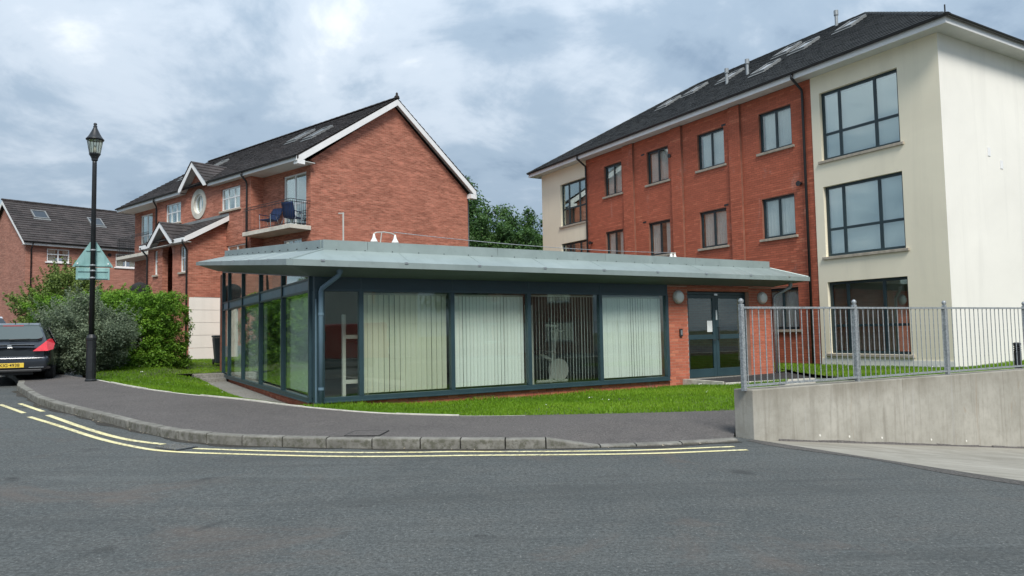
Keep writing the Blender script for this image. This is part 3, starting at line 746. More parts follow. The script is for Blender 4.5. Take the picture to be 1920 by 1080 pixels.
def build_bricks(key, parent, mat_piece, mat_mass, limit=300, focus=None):
    L = BRICKS[key]; inv = parent.matrix_basis.copy()
    def dist(b):
        axis, at, out, b0, b1, z0, z1, p = b; c = Vector((at, (b0+b1)/2, z0)) if axis == 'x' else Vector(((b0+b1)/2, at, z0))
        w = Matrix.Rotation(parent.rotation_euler.z, 4, 'Z') @ c + parent.location; return (w - cam.location).length
    mw = [(dist(b), b) for b in L]; mw.sort(key=lambda t: t[0])
    proto = {}; cnt = 0; rest = []
    for d, b in mw:
        axis, at, out, b0, b1, z0, z1, p = b
        if cnt < limit and abs(b1-b0-.215) < 1e-6 and abs(z1-z0-.065) < 1e-6 and (focus is None or focus(b)):
            k = (axis, out); c = (at, (b0+b1)/2, (z0+z1)/2) if axis == 'x' else ((b0+b1)/2, at, (z0+z1)/2)
            if k not in proto:
                m = MB()
                if axis == 'x': m.box(-.03, -.1075, -.0325, .03, .1075, .0325)
                else: m.box(-.1075, -.03, -.0325, .1075, .03, .0325)
                proto[k] = m.build('brick', mat_piece, parent); o = proto[k]
            else: o = share(proto[k], parent)
            off = out*(p-.03)
            o.location = (c[0]+off, c[1], c[2]) if axis == 'x' else (c[0], c[1]+off, c[2]); cnt += 1
        else: rest.append(b)
    V = []; T = []; CR = {}
    for axis, at, out, b0, b1, z0, z1, p in rest:
        f = at + out*p; t = .6*random.random() + .4*CR.setdefault(round(z0*40), random.random())
        def q(a, z, d): return (d, a, z) if axis == 'x' else (a, d, z)
        V += [q(b0,z0,f), q(b1,z0,f), q(b1,z1,f), q(b0,z1,f), q(b0,z0,at), q(b1,z0,at), q(b1,z0,f), q(b0,z0,f), q(b0,z1,f), q(b1,z1,f), q(b1,z1,at), q(b0,z1,at),
              q(b0,z0,at), q(b0,z0,f), q(b0,z1,f), q(b0,z1,at), q(b1,z0,f), q(b1,z0,at), q(b1,z1,at), q(b1,z1,f)]; T += [t]*5
    if V: big_mesh('brickwork', np.array(V), 4, mat_mass, parent, np.array(T), 'stuff')

def window(parent, axis, at, out, a0, a1, z0, z1, cols, rows, fmat, gmat, curtain=None, depth=.10, fw=.055, sill=None, bars=None, name='window', sill_proj=.07):
    """cols/rows: inner mullion positions as fractions; at = wall face"""
    f = at - out*depth
    def B(m, b0, b1, c0, c1, d0, d1):
        x0, x1 = f + out*d0, f + out*d1
        if axis == 'x': m.box(x0, b0, c0, x1, b1, c1)
        else: m.box(b0, x0, c0, b1, x1, c1)
    m = MB(); g_ = .004
    B(m, a0+g_, a0+fw, z0+g_, z1-g_, -.035, .03); B(m, a1-fw, a1-g_, z0+g_, z1-g_, -.035, .03)
    B(m, a0+fw, a1-fw, z0+g_, z0+fw, -.033, .028); B(m, a0+fw, a1-fw, z1-fw, z1-g_, -.033, .028)
    ca = [a0+fw] + [a0 + (a1-a0)*c for c in cols] + [a1-fw]; ra = [z0+fw] + [z0+(z1-z0)*r for r in rows] + [z1-fw]
    for c in ca[1:-1]: B(m, c-fw*.5, c+fw*.5, z0+fw, z1-fw, -.030, .026)
    for r in ra[1:-1]: B(m, a0+fw, a1-fw, r-fw*.45, r+fw*.45, -.027, .0235)
    w = m.build(name, fmat, parent, bevel=0)
    for i in range(len(ca)-1):
        for j in range(len(ra)-1):
            b0 = ca[i] + (fw*.5 if i else 0); b1 = ca[i+1] - (fw*.5 if i < len(ca)-2 else 0)
            c0 = ra[j] + (fw*.45 if j else 0); c1 = ra[j+1] - (fw*.45 if j < len(ra)-2 else 0)
            mm = MB(); B(mm, b0, b1, c0, c1, -.006, .006); mm.build('pane', gmat, w)
    if sill is not None:
        s = MB(); d0, d1 = at - out*depth*.5, at + out*sill_proj
        e0, e1 = (a0-.10, a1+.10)
        if axis == 'x': s.box(d0, e0, z0-.085, d1, e1, z0-.003)
        else: s.box(e0, d0, z0-.085, e1, d1, z0-.003)
        s.build('sill', sill, w, bevel=.008)
    if curtain: curtain(w, axis, f, out, a0+fw, a1-fw, z0+fw, z1-fw)
    return w
def pleated(mat, spans, drop=0.0, back=.09, amp=.018, pitch=.11, name='curtain'):
    """curtains covering the given (from, to) fractions of the width"""
    def fn(w, axis, f, out, a0, a1, z0, z1):
        for s, e_ in spans:
            b0, b1 = a0+(a1-a0)*s, a0+(a1-a0)*e_; n = max(4, int((b1-b0)/pitch*4)); vs = []; fs = []
            for k in range(n+1):
                a = b0+(b1-b0)*k/n; d = f - out*(back + amp*math.sin(k*pi/2+.3) + random.uniform(-.004,.004))
                for z in (z0 + drop*(z1-z0) + .01, z1-.005): vs.append((d, a, z) if axis == 'x' else (a, d, z))
            for k in range(n): fs.append((2*k, 2*k+2, 2*k+3, 2*k+1))
            o = MB().add(vs, fs).build(name, mat, w, smooth=True)
    return fn
def vertical_blind(mat, width, ang, back=.10, gaps=(), jitter=.06, drop=.0):
    """slats hanging in a row, turned by ang from the glass plane"""
    def fn(w, axis, f, out, a0, a1, z0, z1):
        pitch = width*.93; n = int((a1-a0)/pitch); pitch = (a1-a0)/n; proto = None
        for k in range(n):
            fr = (k+.5)/n
            if any(g0 < fr < g1 for g0, g1 in gaps): continue
            a = a0+(k+.5)*pitch
            if proto is None:
                m = MB(); h_ = width/2; zz = (z1-z0)-.03
                if axis == 'x': m.box(-.0012, -h_, -zz, .0012, h_, 0)
                else: m.box(-h_, -.0012, -zz, h_, .0012, 0)
                proto = m.build('slat', mat, w); o = proto
            else: o = share(proto, w)
            o.location = (f - out*back, a, z1-.012) if axis == 'x' else (a, f - out*back, z1-.012)
            o.rotation_euler = (0, 0, ang + random.uniform(-jitter, jitter))
        m = MB()
        if axis == 'x': m.box(f-out*(back-.02), a0, z1-.012, f-out*(back+.02), a1, z1+.02)
        else: m.box(a0, f-out*(back-.02), z1-.012, a1, f-out*(back+.02), z1+.02)
        m.build('blind_rail', M['white_metal'], w)
    return fn
def venetian(mat, back=.09, pitch=.042):
    def fn(w, axis, f, out, a0, a1, z0, z1):
        n = int((z1-z0)/pitch); proto = None
        for k in range(n):
            z = z0 + (k+.5)*pitch
            if proto is None:
                m = MB(); L = (a1-a0)-.02
                if axis == 'x': m.add([(-.018, 0, .022), (.018, 0, -.022), (.018, L, -.022), (-.018, L, .022), (-.0165,0,.023),(.0195,0,-.021),(.0195,L,-.021),(-.0165,L,.023)], [(0,1,2,3),(7,6,5,4),(0,4,5,1),(2,6,7,3)])
                proto = m.build('slat', mat, w); o = proto
            else: o = share(proto, w)
            o.location = (f - out*back, a0+.01, z)
    return fn

def tiles(parent, name, mat, P0, eu, es, poly, gauge=.30, width=.33, thick=.028, kind='stuff'):
    """tile courses on a roof plane: P0 origin, eu along the eave, es up the slope, poly in (a,b)"""
    eu, es, P0 = Vector(eu).normalized(), Vector(es).normalized(), Vector(P0); nn = eu.cross(es)
    if nn.z < 0: nn = -nn
    def xr(b):                                        # span of the polygon at height b
        xs = []
        for (x0, y0), (x1, y1) in zip(poly, poly[1:]+poly[:1]):
            if (y0 <= b < y1) or (y1 <= b < y0): xs.append(x0+(x1-x0)*(b-y0)/(y1-y0))
        return (min(xs), max(xs)) if len(xs) >= 2 else None
    top = max(p[1] for p in poly); V = []; T = []; j = 0; b = 0.0
    while b < top-.01:
        bt = min(b+gauge+.02, top); r0, r1 = xr(b+.001), xr(bt-.001)
        if r0 and r1:
            a = math.floor(min(r0[0], r1[0])/width)*width - (width/2 if j % 2 else 0); w_ = width
            while a < max(r0[1], r1[1]):
                l0, l1 = max(a+.003, r0[0]), max(a+.003, r1[0]); q0, q1 = min(a+w_-.003, r0[1]), min(a+w_-.003, r1[1])
                a += w_
                if q0 <= l0 and q1 <= l1: continue
                q0, q1 = max(q0, l0), max(q1, l1); k = random.uniform(-.003, .003)
                def pt(x, y, h): return P0 + eu*x + es*y + nn*h
                A, B_, C, D = pt(l0, b, thick+k), pt(q0, b, thick+k), pt(q1, bt, .004+k), pt(l1, bt, .004+k)
                E_, F_ = pt(l0, b, 0), pt(q0, b, 0)
                V += [A, B_, C, D, E_, F_, B_, A, E_, A, D, D, F_, C, C, B_]; t = random.random(); T += [t]*4
        b += gauge; j += 1
    return big_mesh(name, np.array([tuple(v) for v in V]), 4, mat, parent, np.array(T), kind)
def rooflight(parent, P0, eu, es, a, b, w=.78, l=1.2):
    eu, es, P0 = Vector(eu).normalized(), Vector(es).normalized(), Vector(P0); nn = eu.cross(es)
    if nn.z < 0: nn = -nn
    def pt(x, y, h): return P0 + eu*(a+x) + es*(b+y) + nn*h
    m = MB()
    def bar(x0, y0, x1, y1, h0, h1):
        m.add([pt(x0,y0,h0), pt(x1,y0,h0), pt(x1,y1,h0), pt(x0,y1,h0), pt(x0,y0,h1), pt(x1,y0,h1), pt(x1,y1,h1), pt(x0,y1,h1)], [(0,3,2,1),(4,5,6,7),(0,1,5,4),(1,2,6,5),(2,3,7,6),(3,0,4,7)])
    bar(0,0,w,.08,.0,.11); bar(0,l-.08,w,l,.0,.11); bar(0,.081,.08,l-.081,.0,.108); bar(w-.08,.081,w,l-.081,.0,.108); bar(-.06,-.16,w+.06,-.001,.03,.05)
    o = m.build('rooflight', M['lead'], parent)
    m = MB(); m.add([pt(.08,.08,.085), pt(w-.08,.08,.085), pt(w-.08,l-.08,.085), pt(.08,l-.08,.085), pt(.08,.08,.06), pt(w-.08,.08,.06), pt(w-.08,l-.08,.06), pt(.08,l-.08,.06)], [(0,1,2,3),(7,6,5,4)])
    m.build('pane', M['glass_roof'], o); return o
def m_roofglass():
    t = NT('rooflight_glass'); return t.pbr((.03, .035, .04), .05, 0, None, .9)
M['glass_roof'] = m_roofglass()

# ================================================================== low glazed building
gym = thing('gym_building', GC, YAW, 'low single storey glazed gym building with grey green metal canopy roof', 'building')
SL = .089
def zs(v, base): return base + SL*v
SX = -.18
# brick plinths and piers
wall('front_plinth', M['mortar_g'], gym, 'y', .03, -1, SX+.03, 8.86, -.15, .297, thick=.25)
bricks('gym', 'y', .03, -1, SX+.03, 8.86, -.003, .297, proud=.012)
wall('side_plinth', M['mortar_g'], gym, 'x', SX+.03, -1, .282, 11.30, -.15, .297, thick=.25)
bricks('gym', 'x', SX+.03, -1, .282, 11.30, -.003, .297, proud=.012)
wall('door_pier', M['mortar_g'], gym, 'y', 0, -1, 8.865, 9.56, -.15, 2.72, thick=.30)
bricks('gym', 'y', 0, -1, 8.865, 9.56, 0, 2.70)
wall('door_pier', M['mortar_g'], gym, 'y', 0, -1, 11.87, 12.80, -.15, 2.72, thick=.30)
bricks('gym', 'y', 0, -1, 11.87, 12.80, 0, 2.70)
wall('door_head', M['mortar_g'], gym, 'y', .002, -1, 9.561, 11.869, 2.585, 2.72, thick=.28); bricks('gym', 'y', .002, -1, 9.561, 11.869, 2.585, 2.72)
wall('end_pier', M['mortar_g'], gym, 'x', SX, -1, 11.30, 11.86, -.15, 3.70, thick=.25); bricks('gym', 'x', SX, -1, 11.30, 11.86, 0, 3.68)
build_bricks('gym', gym, M['brick_g1'], M['brick_g'], 300, lambda b: True)
wall('gable_wall', M['brick_far'], gym, 'x', 12.80, 1, .305, 12.2, -.15, 2.73, thick=.25)
wall('rear_wall', M['brick_far'], gym, 'y', 12.2, 1, SX+.02, 12.79, -.15, 3.7, thick=.25)
MB().add([(12.797,.02,2.731),(12.797,12.2,2.731),(12.797,12.2,3.75)], [(0,1,2)]).build('gable_wall', M['brick_far'], gym)
# interior
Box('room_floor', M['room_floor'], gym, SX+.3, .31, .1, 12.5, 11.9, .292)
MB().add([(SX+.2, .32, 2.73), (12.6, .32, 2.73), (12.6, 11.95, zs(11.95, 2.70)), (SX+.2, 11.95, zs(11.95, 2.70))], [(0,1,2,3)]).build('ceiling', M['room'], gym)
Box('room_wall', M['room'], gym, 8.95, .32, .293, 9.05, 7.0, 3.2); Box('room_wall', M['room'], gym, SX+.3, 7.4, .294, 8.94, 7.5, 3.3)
# front curtain wall
MU = [.755, 2.76, 4.68, 6.70]
fr = MB(); fr.box(SX, -.045, .298, 8.85, .08, .392); fr.box(SX+.002, -.075, .290, 8.86, -.0451, .318)
fr.build('sill_rail', M['gym_frame'], gym, bevel=.004)
hd = MB(); hd.box(SX+.004, -.030, 2.452, 8.852, .08, 2.742); hd.build('header_panel', M['gym_panel'], gym)
Box('head_rail', M['gym_frame'], gym, SX+.003, -.040, 2.452, 8.853, -.0302, 2.50)
for u in MU + [8.815]:
    Box('mullion', M['gym_frame'], gym, u-.045, -.05, .3925, u+.045, .075, 2.4515, bevel=.004)
    Box('panel_joint', M['gym_frame'], gym, u-.014, -.036, 2.502, u+.014, -.0303, 2.735)
po = MB(); po.box(SX, -.048, .3925, SX+.20, .17, 2.451); po.build('corner_post', M['gym_frame'], gym, bevel=.006)
Box('corner_cap', M['gym_panel'], gym, SX-.003, .0805, 2.452, SX+.15, .172, 2.76)
edges = [SX+.20] + MU + [8.815]
for i in range(5):
    a0 = edges[i] + (.045 if i else 0); a1 = edges[i+1]-.045
    Box('front_pane', M['glass_gym'], gym, a0, .000, .392, a1, .012, 2.452)
def blind_row(name, mat, axis, pos, a0, a1, z0, z1, width, ang, gaps=(), jitter=.07):
    m = MB()
    if axis == 'y': m.box(a0, pos-.02, z1, a1, pos+.02, z1+.035)
    else: m.box(pos-.02, a0, z1, pos+.02, a1, z1+.035)
    rail = m.build('blind', M['white_metal'], gym); n = max(2, int((a1-a0)/(width*.92))); pitch = (a1-a0)/n; proto = None
    for k in range(n):
        fr_ = (k+.5)/n
        if any(g0 < fr_ < g1 for g0, g1 in gaps): continue
        if proto is None:
            h = width/2; m = MB(); vs = []; fs = []; zz = z1-z0
            for s in range(5):                          # gently curved slat
                x = -h + 2*h*s/4; d = .006*(1-(2*s/4-1)**2)
                for zc in (-zz, 0): vs.append((x, d, zc) if axis == 'y' else (-d, x, zc))
            fs = [(2*s, 2*s+2, 2*s+3, 2*s+1) for s in range(4)]
            proto = m.add(vs, fs).build('slat', mat, rail, smooth=True); o = proto
        else: o = share(proto, rail)
        a = a0+(k+.5)*pitch
        o.location = (a, pos, z1) if axis == 'y' else (pos, a, z1); o.rotation_euler = (0, 0, ang + random.uniform(-jitter, jitter))
    return rail
blind_row('blind', M['blind_beige'], 'y', .15, .82, 2.70, .42, 2.40, .127, radians(15), jitter=.09)
blind_row('blind', M['blind'], 'y', .13, 2.82, 4.62, .43, 2.39, .089, radians(10), jitter=.12)
blind_row('blind', M['blind'], 'y', .15, 4.76, 6.64, .43, 2.40, .089, radians(61), jitter=.10)
blind_row('blind', M['blind'], 'y', .13, 6.76, 8.74, .43, 2.38, .089, radians(9), jitter=.16)
# glazed side
SM = [2.6, 5.12, 7.63, 10.08]
def side_top(v): return 2.735 + .0884*(v-.17)
sr = MB(); sr.box(SX-.045, .17, .298, SX+.08, 11.298, .392); sr.box(SX-.072, .172, .290, SX-.0452, 11.296, .316); sr.build('sill_rail', M['gym_frame'], gym, bevel=.004)
tp = MB(); tp.box(SX-.012, .173, 2.452, SX+.06, 11.297, 2.722); tp.build('spandrel_panel', M['gym_pipe'], gym)
for z in (2.452, 2.685): Box('transom', M['gym_frame'], gym, SX-.035, .174, z-.002, SX-.0122, 11.296, z+.038)
for v in SM + [.21, 11.26]:
    Box('mullion', M['gym_frame'], gym, SX-.05, v-.04, .3925, SX+.075, v+.04, side_top(v)+.02, bevel=.004)
se = [.25] + SM + [11.22]
for i in range(5):
    a0 = se[i] + (.04 if i else 0); a1 = se[i+1]-.04
    Box('side_pane', M['glass_gym'], gym, SX, a0, .392, SX+.012, a1, 2.452)
    m = MB(); t0, t1 = side_top(a0)+.015, side_top(a1)+.015
    m.add([(SX, a0, 2.722), (SX, a1, 2.722), (SX, a1, t1), (SX, a0, t0), (SX+.012, a0, 2.722), (SX+.012, a1, 2.722), (SX+.012, a1, t1), (SX+.012, a0, t0)], [(3,2,1,0),(4,5,6,7)]); m.build('clerestory_pane', M['glass_gym'], gym)
tm = MB(); tm.prism([(SX-.05, .165, side_top(.165)), (SX-.05, 11.3, side_top(11.3)), (SX-.05, 11.3, side_top(11.3)+.05), (SX-.05, .165, side_top(.165)+.05)], (.12, 0, 0)); tm.build('top_rail', M['gym_frame'], gym)
blind_row('blind', M['blind'], 'x', SX+.16, .36, 2.5, .43, 2.38, .089, radians(38), jitter=.1)
blind_row('blind', M['blind'], 'x', SX+.16, 5.3, 7.5, .43, 2.38, .089, radians(48), gaps=((.3,.45),), jitter=.14)
blind_row('blind', M['blind'], 'x', SX+.16, 7.75, 9.9, .43, 2.38, .089, radians(66), jitter=.1)
blind_row('blind', M['blind'], 'x', SX+.16, 2.7, 3.5, .43, 2.38, .089, radians(75), jitter=.1)
# canopy: fascia, sloping skin, soffit
FU0, FU1, FV0, FV1 = -.84, 13.56, -.72, 13.0
def fz(v): return 2.875 + SL*(v-FV0)
fa = MB(); fb = .115
def fas(p, q): fa.prism([(p[0],p[1],fz(p[1])), (q[0],q[1],fz(q[1])), (q[0],q[1],fz(q[1])+fb), (p[0],p[1],fz(p[1])+fb)], (.0,.0,.0)) if False else None
def strip(m, a, b, inx, iny):
    p = [(a[0],a[1],fz(a[1])), (b[0],b[1],fz(b[1])), (b[0],b[1],fz(b[1])+fb), (a[0],a[1],fz(a[1])+fb)]
    q = [(x+inx, y+iny, z) for x, y, z in p]; m.add(p+q, [(0,1,2,3),(7,6,5,4),(0,4,5,1),(3,2,6,7),(0,3,7,4),(1,5,6,2)])
CH = .10
m = MB(); strip(m, (FU0+CH, FV0), (FU1, FV0), 0, .03); m.build('fascia', M['roofmetal'], gym)
m = MB(); strip(m, (FU0, FV0+CH), (FU0+CH-.001, FV0), .02, .03); m.build('fascia', M['roofmetal'], gym)
m = MB(); strip(m, (FU0, FV1), (FU0, FV0+CH+.001), .03, 0); m.build('fascia', M['roofmetal'], gym)
m = MB(); strip(m, (FU1, FV0+.001), (FU1, FV1), -.03, 0); m.build('fascia', M['roofmetal'], gym)
m = MB(); strip(m, (FU0+.03, FV1), (FU1-.03, FV1), 0, -.03); m.build('fascia', M['roofmetal'], gym)
PU0, PU1, PV0, PV1 = 0.0, 12.76, 0.0, 12.3
def pzb(v): return 3.275 + SL*v
def skin(pts, name='canopy_sheet'):
    return MB().add(pts, [tuple(range(len(pts)))]).build(name, M['roofmetal'], gym)
t_ = fb-.004
# front skin in sheets with a small step at each seam
cuts = [PU0] + [1.55+1.62*k for k in range(7)] + [PU1]
for a, b in zip(cuts[:-1], cuts[1:]):
    fa0 = FU0+CH if a == PU0 else a; fb1 = FU1 if b == PU1 else b
    skin([(fa0+.004, FV0+.006, fz(FV0)+t_), (fb1-.004, FV0+.006, fz(FV0)+t_), (b-.004, PV0, pzb(PV0)), (a+.004, PV0, pzb(PV0))])
cutv = [PV0] + [2.0+2.1*k for k in range(5)] + [PV1]
for a, b in zip(cutv[:-1], cutv[1:]):
    fa0 = FV0+CH if a == PV0 else a; fb1 = FV1 if b == PV1 else b
    skin([(FU0+.006, fa0+.004, fz(fa0)+t_), (PU0, a+.004, pzb(a)), (PU0, b-.004, pzb(b)), (FU0+.006, fb1-.004, fz(fb1)+t_)])
skin([(FU0+.006, FV0+CH, fz(FV0+CH)+t_), (FU0+CH, FV0+.006, fz(FV0)+t_), (PU0, PV0, pzb(PV0)-.002)])
skin([(FU1-.006, FV0, fz(FV0)+t_), (FU1-.006, FV1, fz(FV1)+t_), (PU1, PV1, pzb(PV1)), (PU1, PV0, pzb(PV0))])
for u in cuts[1:-1]: MB().tube([(u, FV0+.02, fz(FV0)+t_+.002), (u, PV0-.02, pzb(0)-.004)], .006, 5).build('sheet_seam', M['roofmetal'], gym)
for v in cutv[1:-1]: MB().tube([(FU0+.02, v, fz(v)+t_+.002), (PU0-.02, v, pzb(v)-.004)], .006, 5).build('sheet_seam', M['roofmetal'], gym)
MB().tube([(FU0+.06, FV0+.06, fz(FV0)+t_+.01), (PU0, PV0, pzb(0)+.004)], .02, 6).build('hip_seam', M['roofmetal'], gym); MB().tube([(FU1-.03, FV0+.03, fz(FV0)+t_+.01), (PU1, PV0, pzb(0)+.004)], .02, 6).build('hip_seam', M['roofmetal'], gym)
for u in [-.2, 1.45, 3.07, 4.69, 6.31, 7.93, 9.55, 11.17, 12.7]: Box('fixing_clip', M['steel'], gym, u-.035, FV0-.012, fz(FV0)+fb-.028, u+.035, FV0+.03, fz(FV0)+fb+.008)
for v in [1.0, 3.1, 5.2, 7.3, 9.4]: Box('fixing_clip', M['steel'], gym, FU0-.012, v-.03, fz(v)+fb-.03, FU0+.03, v+.03, fz(v)+fb+.008)
# soffit lining falls back to the wall heads
sf = MB(); e = .012
sf.poly([(FU0+CH, FV0+.031, fz(FV0)+e), (SX-.02, -.031, 2.735), (12.82, -.031, 2.735), (FU1-.031, FV0+.031, fz(FV0)+e)])
sf.poly([(FU0+.031, FV1, fz(FV1)+e), (SX-.052, 12.2, side_top(12.2)+.04), (SX-.052, -.031, 2.738), (FU0+.031, FV0+CH, fz(FV0+CH)+e)])
sf.poly([(FU0+.031, FV0+CH, fz(FV0+CH)+e), (SX-.052, -.031, 2.738), (SX-.02, -.031, 2.735), (FU0+CH, FV0+.031, fz(FV0)+e)])
sf.poly([(FU1-.031, FV0+.031, fz(FV0)+e), (12.82, -.031, 2.735), (12.82, 12.2, 3.78), (FU1-.031, FV1, fz(FV1)+e)])
sf.build('soffit', M['canopy_under'], gym)
# parapet in lengths with seams and fixings, flat roof behind
pu = [PU0, .9, 3.9, 6.9, 9.9, PU1]
PH = .19
for a, b in zip(pu[:-1], pu[1:]): Box('parapet_panel', M['roofmetal'], gym, a+.004, -.012, pzb(0)-.012, b-.004, .14, pzb(0)+PH)
pv = [PV0+.142, 3.0, 6.0, 9.0, PV1]
for a, b in zip(pv[:-1], pv[1:]):
    m = MB(); m.prism([(PU0-.012, a+.004, pzb(a)-.012), (PU0-.012, b-.004, pzb(b)-.012), (PU0-.012, b-.004, pzb(b)+PH), (PU0-.012, a+.004, pzb(a)+PH)], (.15, 0, 0)); m.build('parapet_panel', M['roofmetal'], gym)
fl = MB(); fl.box(PU0-.02, -.03, pzb(0)-.022, PU1+.01, -.0125, pzb(0)+.018); fl.build('parapet_flashing', M['roofmetal'], gym)
m = MB(); m.prism([(PU0-.03, 0, pzb(0)-.02), (PU0-.03, PV1, pzb(PV1)-.02), (PU0-.03, PV1, pzb(PV1)+.02), (PU0-.03, 0, pzb(0)+.02)], (.017, 0, 0)); m.build('parapet_flashing', M['roofmetal'], gym)
for k in range(22): Box('fixing_screw', M['black_iron'], gym, .25+k*.58, -.036, pzb(0)-.006, .268+k*.58, -.0301, pzb(0)+.012)
for k in range(14): Box('fixing_screw', M['black_iron'], gym, PU0-.037, .3+k*.85, pzb(.3+k*.85)+.03, PU0-.0121, .32+k*.85, pzb(.3+k*.85)+.05)
MB().add([(.138, .14, pzb(.14)+.03), (PU1, .14, pzb(.14)+.03), (PU1, PV1, pzb(PV1)+.03), (.138, PV1, pzb(PV1)+.03)], [(0,1,2,3)]).build('flat_roof', M['lead'], gym)
# downpipes
def downpipe(parent, path, r, mat, brackets=(), name='downpipe'):
    o = MB().tube(path, r, 12).build(name, mat, parent, smooth=True)
    return o
dp = downpipe(gym, [(.20,-.44,2.91),(.20,-.44,2.78),(.19,-.425,2.74),(-.055,-.13,2.50),(-.07,-.112,2.44),(-.07,-.112,.14)], .048, M['gym_pipe'])
for z in (.55, 1.98): MB().lathe([(.056, z), (.056, z+.05)], (-.07,-.112,0), 14).build('pipe_collar', M['gym_pipe'], dp)
MB().lathe([(.06, 2.78), (.06, 2.90)], (.20,-.44,0), 14).build('pipe_outlet', M['gym_pipe'], dp)
MB().tube([(-.155,-.062,2.3),(-.155,-.062,.16)], .012, 6).build('cable_conduit', M['gym_pipe'], gym)
dp = downpipe(gym, [(13.10,-.42,2.91),(13.10,-.42,2.72),(12.83,-.10,2.48),(12.81,-.075,2.42),(12.81,-.075,.25)], .045, M['galv'])
MB().lathe([(.055, 2.74), (.055, 2.9)], (13.10,-.42,0), 14).build('pipe_outlet', M['galv'], dp)
# double doors
D0, D1, DY = 9.565, 11.862, .16
df = MB(); df.box(D0, DY-.04, .29, D0+.055, DY+.08, 2.575); df.box(D1-.055, DY-.04, .29, D1, DY+.08, 2.575); df.box(D0+.055, DY-.038, 2.505, D1-.055, DY+.078, 2.575); df.build('door_frame', M['gym_frame'], gym, bevel=.004)
Box('door_step', M['path'], gym, D0-.06, -.06, .10, D1-.004, DY+.3, .288)
dm = (D0+D1)/2
for s, (a0, a1) in enumerate(((D0+.06, dm-.004), (dm+.004, D1-.06))):
    m = MB(); w_ = .105
    m.box(a0, DY-.02, .30, a0+w_, DY+.03, 2.50); m.box(a1-w_, DY-.02, .30, a1, DY+.03, 2.50); m.box(a0+w_, DY-.018, .30, a1-w_, DY+.028, .52); m.box(a0+w_, DY-.018, 2.40, a1-w_, DY+.028, 2.50); m.box(a0+w_, DY-.018, 1.305, a1-w_, DY+.028, 1.43)
    d = m.build('door', M['gym_frame'], gym, bevel=.004)
    Box('door_pane', M['glass_gym'], d, a0+w_, DY, .52, a1-w_, DY+.012, 1.305); Box('door_pane', M['glass_gym'], d, a0+w_, DY, 1.43, a1-w_, DY+.012, 2.40)
    hx = a1-.055 if s == 0 else a0+.055
    MB().tube([(hx, DY-.02, 1.30), (hx, DY-.075, 1.30), (hx, DY-.075, 1.62), (hx, DY-.02, 1.62)] if s else [(hx, DY-.02, 1.28), (hx, DY-.07, 1.28), (hx-.13, DY-.07, 1.28)], .014, 8).build('door_handle', M['black_plastic'], d)
    if s == 0: Box('notice', M['paper'], d, a1-w_-.20, DY-.004, 1.50, a1-w_-.01, DY-.001, 1.80)
    else: Box('notice', M['paper'], d, a0+.004, DY-.024, 1.82, a0+.055, DY-.0205, 2.08)
Box('door_closer', M['steel'], gym, dm-.06, DY-.055, 2.48, dm+.06, DY-.0402, 2.53)
for u in (9.22, 12.37):
    l = MB().lathe([(.172, 0), (.172, -.05), (.15, -.065)], (u, -.008, 2.42), 28, 'y').build('wall_light', M['white_metal'], gym)
    MB().lathe([(.15, -.06), (.145, -.085), (.11, -.115), (.05, -.13), (.004, -.134)], (u, -.012, 2.42), 28, 'y').build('light_cover', M['opal'], l, smooth=True)
kp = Box('keypad', M['black_plastic'], gym, 9.235, -.05, 1.40, 9.325, -.007, 1.60, bevel=.008); Box('keypad_face', M['steel'], kp, 9.252, -.054, 1.44, 9.308, -.0501, 1.56)
# roof-top fittings
fl = thing('roof_floodlights', G(2.35, 3.0, pzb(3)+.03), YAW, 'pair of small white bell shaped floodlights on a curved bracket above the canopy', 'floodlight')
MB().tube([(0,0,0), (-.1,0,.27)], .035, 8).build('bracket_post', M['galv'], fl)
MB().tube([(-.27,0,.50), (-.2,0,.54), (0,0,.56), (.2,0,.54), (.31,0,.49)], .016, 6).build('bracket_arm', M['white_metal'], fl); MB().tube([(-.1,0,.25),(-.06,0,.55)], .014, 6).build('bracket_post', M['white_metal'], fl)
for x in (-.26, .29): MB().lathe([(.02, .14), (.03, .10), (.04, .05), (.085, -.04), (.1, -.06)], (x, 0, .36), 12).build('lamp_head', M['opal'], fl, smooth=True)
fl = thing('roof_floodlight', G(11.9, 3.0, pzb(3)+.03), YAW, 'single small white floodlight on a bracket above the door end of the canopy', 'floodlight')
MB().tube([(0,0,0), (0,0,.42)], .018, 6).build('bracket_post', M['white_metal'], fl); MB().tube([(-.1,0,.40),(.12,0,.42)], .02, 6).build('bracket_arm', M['white_metal'], fl)
for x in (-.07, .09): MB().lathe([(.02, .10), (.035, .05), (.06, -.03), (.07, -.04)], (x, 0, .30), 10).build('lamp_head', M['opal'], fl, smooth=True)
MB().lathe([(.05, 0), (.05, .13), (.035, .17)], (.38, 0, 0), 10).build('vent_cap', M['galv'], fl)
rd = thing('roof_vent_pipe', G(1.32, 3.0, pzb(3)+.03), YAW, 'thin white upright pipe on the roof left of the bell floodlights', 'pipe')
MB().tube([(0,0,0), (0,0,.98)], .02, 8).build('pipe', M['white_metal'], rd); MB().tube([(.02,0,.96), (-.12,0,.95)], .014, 6).build('pipe_arm', M['white_metal'], rd)
cb = MB(); pts = []
a, b = G(2.6, 3.0, 4.14), G(11.9, 3.0, 4.0)
for k in range(25):
    t = k/24; p = a.lerp(b, t); p.z -= .10*4*t*(1-t); pts.append(p)
tag(cb.tube(pts, .009, 5).build('overhead_wire', M['galv']), 'thin wire strung between the two floodlights above the canopy', 'wire')
